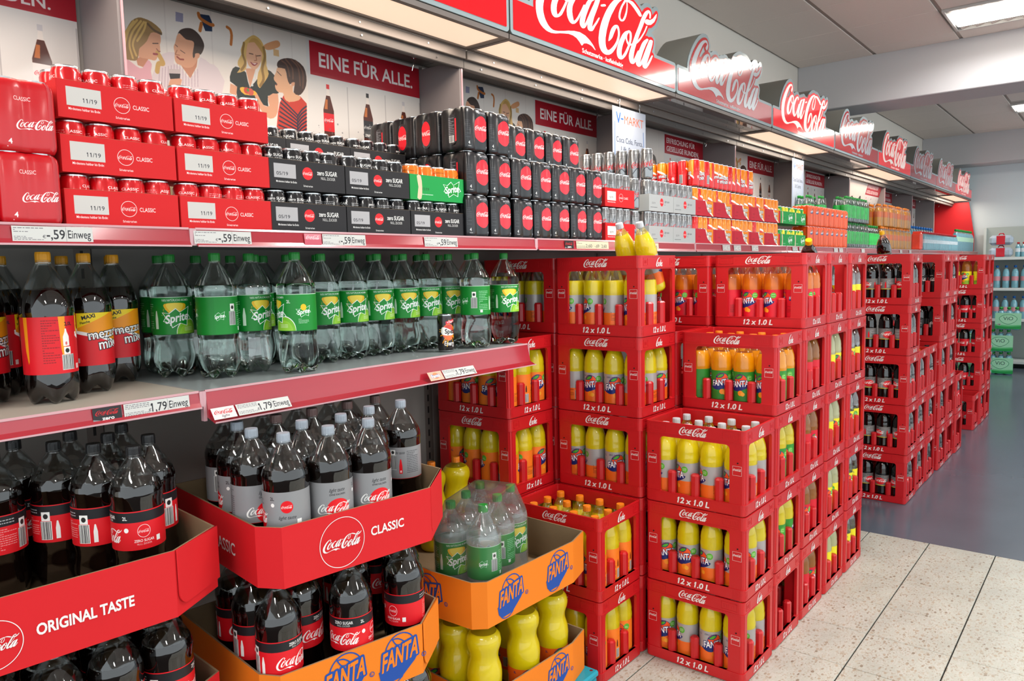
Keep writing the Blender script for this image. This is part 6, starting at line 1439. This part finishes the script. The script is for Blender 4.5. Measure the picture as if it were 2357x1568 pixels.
mids = [((-1.505, .990, -1.75), 'light', 'front left, small disc on its grey label'), ((-1.478, 1.100, .15), 'light', 'second from the front left corner'), ((-1.463, 1.213, .22), 'light', 'third in front, big script on its label'), ((-1.600, 1.445, 2.3), 'light', 'alone at the right end, back label showing'),
        ((-1.612, .975, .35), 'light', 'behind the front left one'), ((-1.592, 1.105, .3), 'light', 'in the second row, second from left'), ((-1.577, 1.215, .6), 'light', 'in the second row, third from left'), ((-1.600, 1.329, .6), 'light', 'in the second row, fourth from left'),
        ((-1.712, 1.010, -1.7), 'light', 'in the third row at the left'), ((-1.715, 1.105, .6), 'light_shaded', 'in the third row, second'), ((-1.712, 1.220, .6), 'light_shaded', 'in the third row, third'), ((-1.715, 1.345, .6), 'light_shaded', 'in the third row, fourth'), ((-1.722, 1.459, .6), 'light_shaded', 'in the third row, last'),
        ((-1.826, 1.000+.03, 2.4), 'light_shaded', 'in the rear row at the left'), ((-1.828, 1.145, .6), 'light_shaded', 'in the rear row, second'), ((-1.828, 1.258, .6), 'light_shaded', 'in the rear row, third'), ((-1.828, 1.372, .6), 'light_shaded', 'in the rear row, fourth'), ((-1.890+.03, 1.486-.02, .6), 'light_shaded', 'in the rear row, last'),
        ((-1.930, 1.075, .6), 'light_shaded', 'against the back, first'), ((-1.905+.0, 1.190-.002, .6), 'light_shaded', 'against the back, second')]
Q = relax([m_[0][:2] for m_ in mids[:18]], PM, fixed=4)
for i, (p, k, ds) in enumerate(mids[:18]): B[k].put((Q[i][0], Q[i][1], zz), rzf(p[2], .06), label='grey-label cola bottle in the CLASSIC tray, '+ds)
zz = ZL[1]+.0045
m2 = [(-1.520, .960, .75, 'front row left'), (-1.463, 1.143, -.55, 'front row middle'), (-1.448, 1.330, -2.4, 'front row right'), (-1.590, 1.070, .9, 'second row left'), (-1.590, 1.235, .6, 'second row middle'), (-1.555, 1.420, 2.4, 'second row right'), (-1.640, .965, .8, 'third row left'), (-1.700, 1.130, .6, 'third row second'), (-1.710, 1.300, .6, 'third row third'), (-1.68, 1.44, .6, 'third row right'), (-1.76, 1.0, .4, 'rear left'), (-1.82, 1.2, .3, 'rear middle'), (-1.82, 1.35, .3, 'rear right')]
Q = relax([m_[:2] for m_ in m2], P2_, fixed=3)
for p, q in zip(m2, Q): B['zero'].put((q[0], q[1], zz), rzf(p[2], .05), label='dark cola bottle below the CLASSIC tray, '+p[3])
zz = ZL[0]+.0045
for i, (x, y) in enumerate(relax([(-1.475, 1.30), (-1.535, 1.400), (-1.53, 1.19), (-1.60, 1.30), (-1.66, 1.42), (-1.54, 1.07)], P0_)): B['zero'].put((x, y, zz), rzf(.5, 2), label='cola bottle in the lowest middle tray, %s' % O(i+1))
# right display
PR_ = [(-1.410, 1.585), (-1.395, 2.005), (-1.425, 2.110), (-2.04, 2.125), (-2.10, 1.600), (-1.600, 1.546), (-1.445, 1.553)]
o, c = big_tray(PR_, ZL[1], TH, m_tor, 'orange cardboard tray with blue fruit emblems holding the wrapped lemonade six-pack')
put_fanta(o, c, PR_[0], PR_[1], .25, .066); put_fanta(o, c, PR_[0], PR_[1], .80, .070); put_fanta(o, c, PR_[5], PR_[6], -.10, .066)
PR2 = [(-1.410, 1.60), (-1.395, 1.995), (-1.420, 2.10), (-1.94, 2.11), (-1.97, 1.59), (-1.46, 1.565)]
o, c = big_tray(PR2, ZL[0], TH, m_tor, 'lowest orange tray with fruit emblem standing on the turquoise pallet'); put_fanta(o, c, PR2[0], PR2[1], .80, .070); put_fanta(o, c, PR2[0], PR2[1], .25, .066)
for i, (x, y) in enumerate(relax([(-1.478, 1.640), (-1.468, 1.820), (-1.472, 1.985), (-1.590, 1.600+.03), (-1.585, 1.745), (-1.580, 1.900), (-1.580, 2.035), (-1.70, 1.66), (-1.70, 1.80), (-1.70, 1.95)], PR2, fixed=3)):
    B['fanta2'].put((x, y, ZL[0]+.0045), rzf(.4, .8), label='bulbous yellow soda bottle in the lowest orange tray, %s' % (('front left', 'front middle', 'front right', 'second row first', 'second row second', 'second row third', 'second row last', 'rear first', 'rear second', 'rear third')[i]))
B['fanta2'].put((-1.990, 1.940, ZL[1]+.0045), .3, label='yellow soda bottle with orange cap behind the CLASSIC tray, nearer one'); B['fanta2'].put((-1.970, 2.052, ZL[1]+.0045), .3, label='yellow soda bottle with orange cap behind the CLASSIC tray, farther one')
# six-pack
o6 = new('bottle_six_pack', None, None, (-1.575, 1.754, ZL[1]+.0045), (0, 0, .30), 'shrink-wrapped six-pack of clear lemonade bottles standing in the orange tray', 'multipack')
caps6 = []
for j in range(3):
    for i in range(2):
        p = ((i-.5)*.110-.0, (j-1)*.110, 0); B['sprite_pack'].put(p, rzf([[.2, 2.6], [2.8, 2.2], [.8, .4]][j][i], .1), parent=o6, name='bottle'); caps6.append(p)
hx, hy = .1105, .1655; V = []; F = []; lp_ = rr_loop(hx, hy, .054, 7); n = len(lp_)
def pull(x, y, s):
    cxn = min(caps6, key=lambda p: (p[0]-x)**2+(p[1]-y)**2); return (cxn[0]+(x-cxn[0])*s, cxn[1]+(y-cxn[1])*s)
for z, s in ((.006, 1), (.10, 1.0), (.225, 1.01), (.255, .93), (.285, .72), (.312, .50), (.336, .34)):
    V += [(*pull(x, y, s), z+.003*math.sin(k*1.7)*(z > .24)) for k, (x, y) in enumerate(lp_)]
for L in range(6): F += [(L*n+a, L*n+(a+1) % n, (L+1)*n+(a+1) % n, (L+1)*n+a) for a in range(n)]
m_film6 = mat_film('six_pack_film', (.97, .98, .98), gloss=.02, rough=.14, diff=.035)
F.append(tuple(range(6*n, 7*n)))
new('shrink_film', mesh_from('film6', V, F, [m_film6], smooth=True), o6)

# ================================================================ far end: water packs and wall shelf
m_vio = mat('mint_wrap', '#ffffff', rough=.3, coat=.5, img=P_vio()); vio_sheet = sheet('mint_wrap', .285, .205, m_vio)
def vio(x, y, z, rz, lb):
    o = bpack('m', 3, 2, (x, y, z), lb, rz=rz); new('printed_wrap', vio_sheet, o, (0, -.0885, .115)); return o
for l in range(3):
    vio(-1.235-.03*(l == 1)+.10*(l == 2)*.3+.02*l, 11.62, .002+l*.292, .02, 'pack of mint-wrapped water bottles on the floor stack, %s one' % ('bottom', 'middle', 'top')[l])
for l in range(2): vio(-.80, 11.66, .002+l*.292, .0, 'right-hand mint water pack at the picture edge, %s' % ('lower', 'upper')[l])
vio(-1.60, 11.85, .002, .0, 'left rear mint water pack, bottom one'); vio(-1.60, 11.85, .294, 0, 'left rear mint water pack, middle one'); vio(-1.60, 11.85, .586, 0, 'left rear mint water pack, top one')
for l in range(5):
    for q in range(2): 
        K = sK['p']; K.put((-1.42+q*.082, 11.36, .045+l*.0845), rot=(PI/2, 0, 0), label='water bottle lying flat with red base toward the camera, layer %d, %s' % (l+1, ('left', 'right')[q]), group='lying water bottles')
m_ws = mat('wall_shelf', '#c9d0ce', rough=.4)
t = new('wall_shelf', None, None, (0, 12.25, 0), label='white wall shelf unit at the far end with water bottles', cat='shelf')
mb = MB(); mb.box(-1.62, 2.2, .55, .58, 0, 1.95); new('back_panel', mb.mesh('ws_back', [mat('ws_back', '#a9b2ae', rough=.7)]), t)
for z in (.10, .68, 1.10, 1.52):
    mb = MB(); mb.box(-1.60, 2.2, .0, .55, z-.012, z, bev=.002); mb.box(-1.60, 2.2, -.012, 0, z-.035, z+.004, bev=.002); new('shelf_board', mb.mesh('ws_board', [m_ws]), t)
mb = MB()
for x in (-1.62, -.6, .6, 1.6): mb.box(x, x+.03, .50, .55, 0, 1.95)
new('upright', mb.mesh('ws_up', [m_ws]), t)
for i in range(14): sK['p'].put((-1.50+i*.105, 12.34, 1.1005), 0, label='water bottle with pink label on the upper middle wall shelf, %s' % O(i+1), group='pink-label bottles, upper middle wall shelf')
for i in range(14): sK['p'].put((-1.50+i*.105, 12.34, .6805), 0, label='water bottle with pink label on the lower wall shelf, %s' % O(i+1), group='pink-label bottles, lower wall shelf')
for i in range(6): bpack('r', 2, 2, (-1.13+i*.130, 12.34, 1.5205), 'pack of red-capped water bottles on the top wall shelf, %s' % O(i+1), rz=0)
m_vt = mat('white_pack', '#b8c8d8', rough=.35, coat=.4, noise=.9, nscale=7, dark=.55); m_vr = mat('red_pack_band', '#c4182c', rough=.35, coat=.4)
for l in range(2):
    mb = MB(); mb.box(-.14, .14, -.07, .07, 0, .135, 0, bev=.035); mb.box(-.05, .05, -.0715, -.06, .01, .128, 1); mb.tube([(-.04, 0, .12), (-.02, 0, .16), (.02, 0, .16), (.04, 0, .12)], .008, 6, 1)
    new('drink_multipack', mb.mesh('white_pack', [m_vt, m_vr]), None, (-1.36, 12.34, 1.5205+l*.166), label='white and red wrapped drink pack on the top wall shelf, %s one' % ('lower', 'upper')[l], cat='multipack')
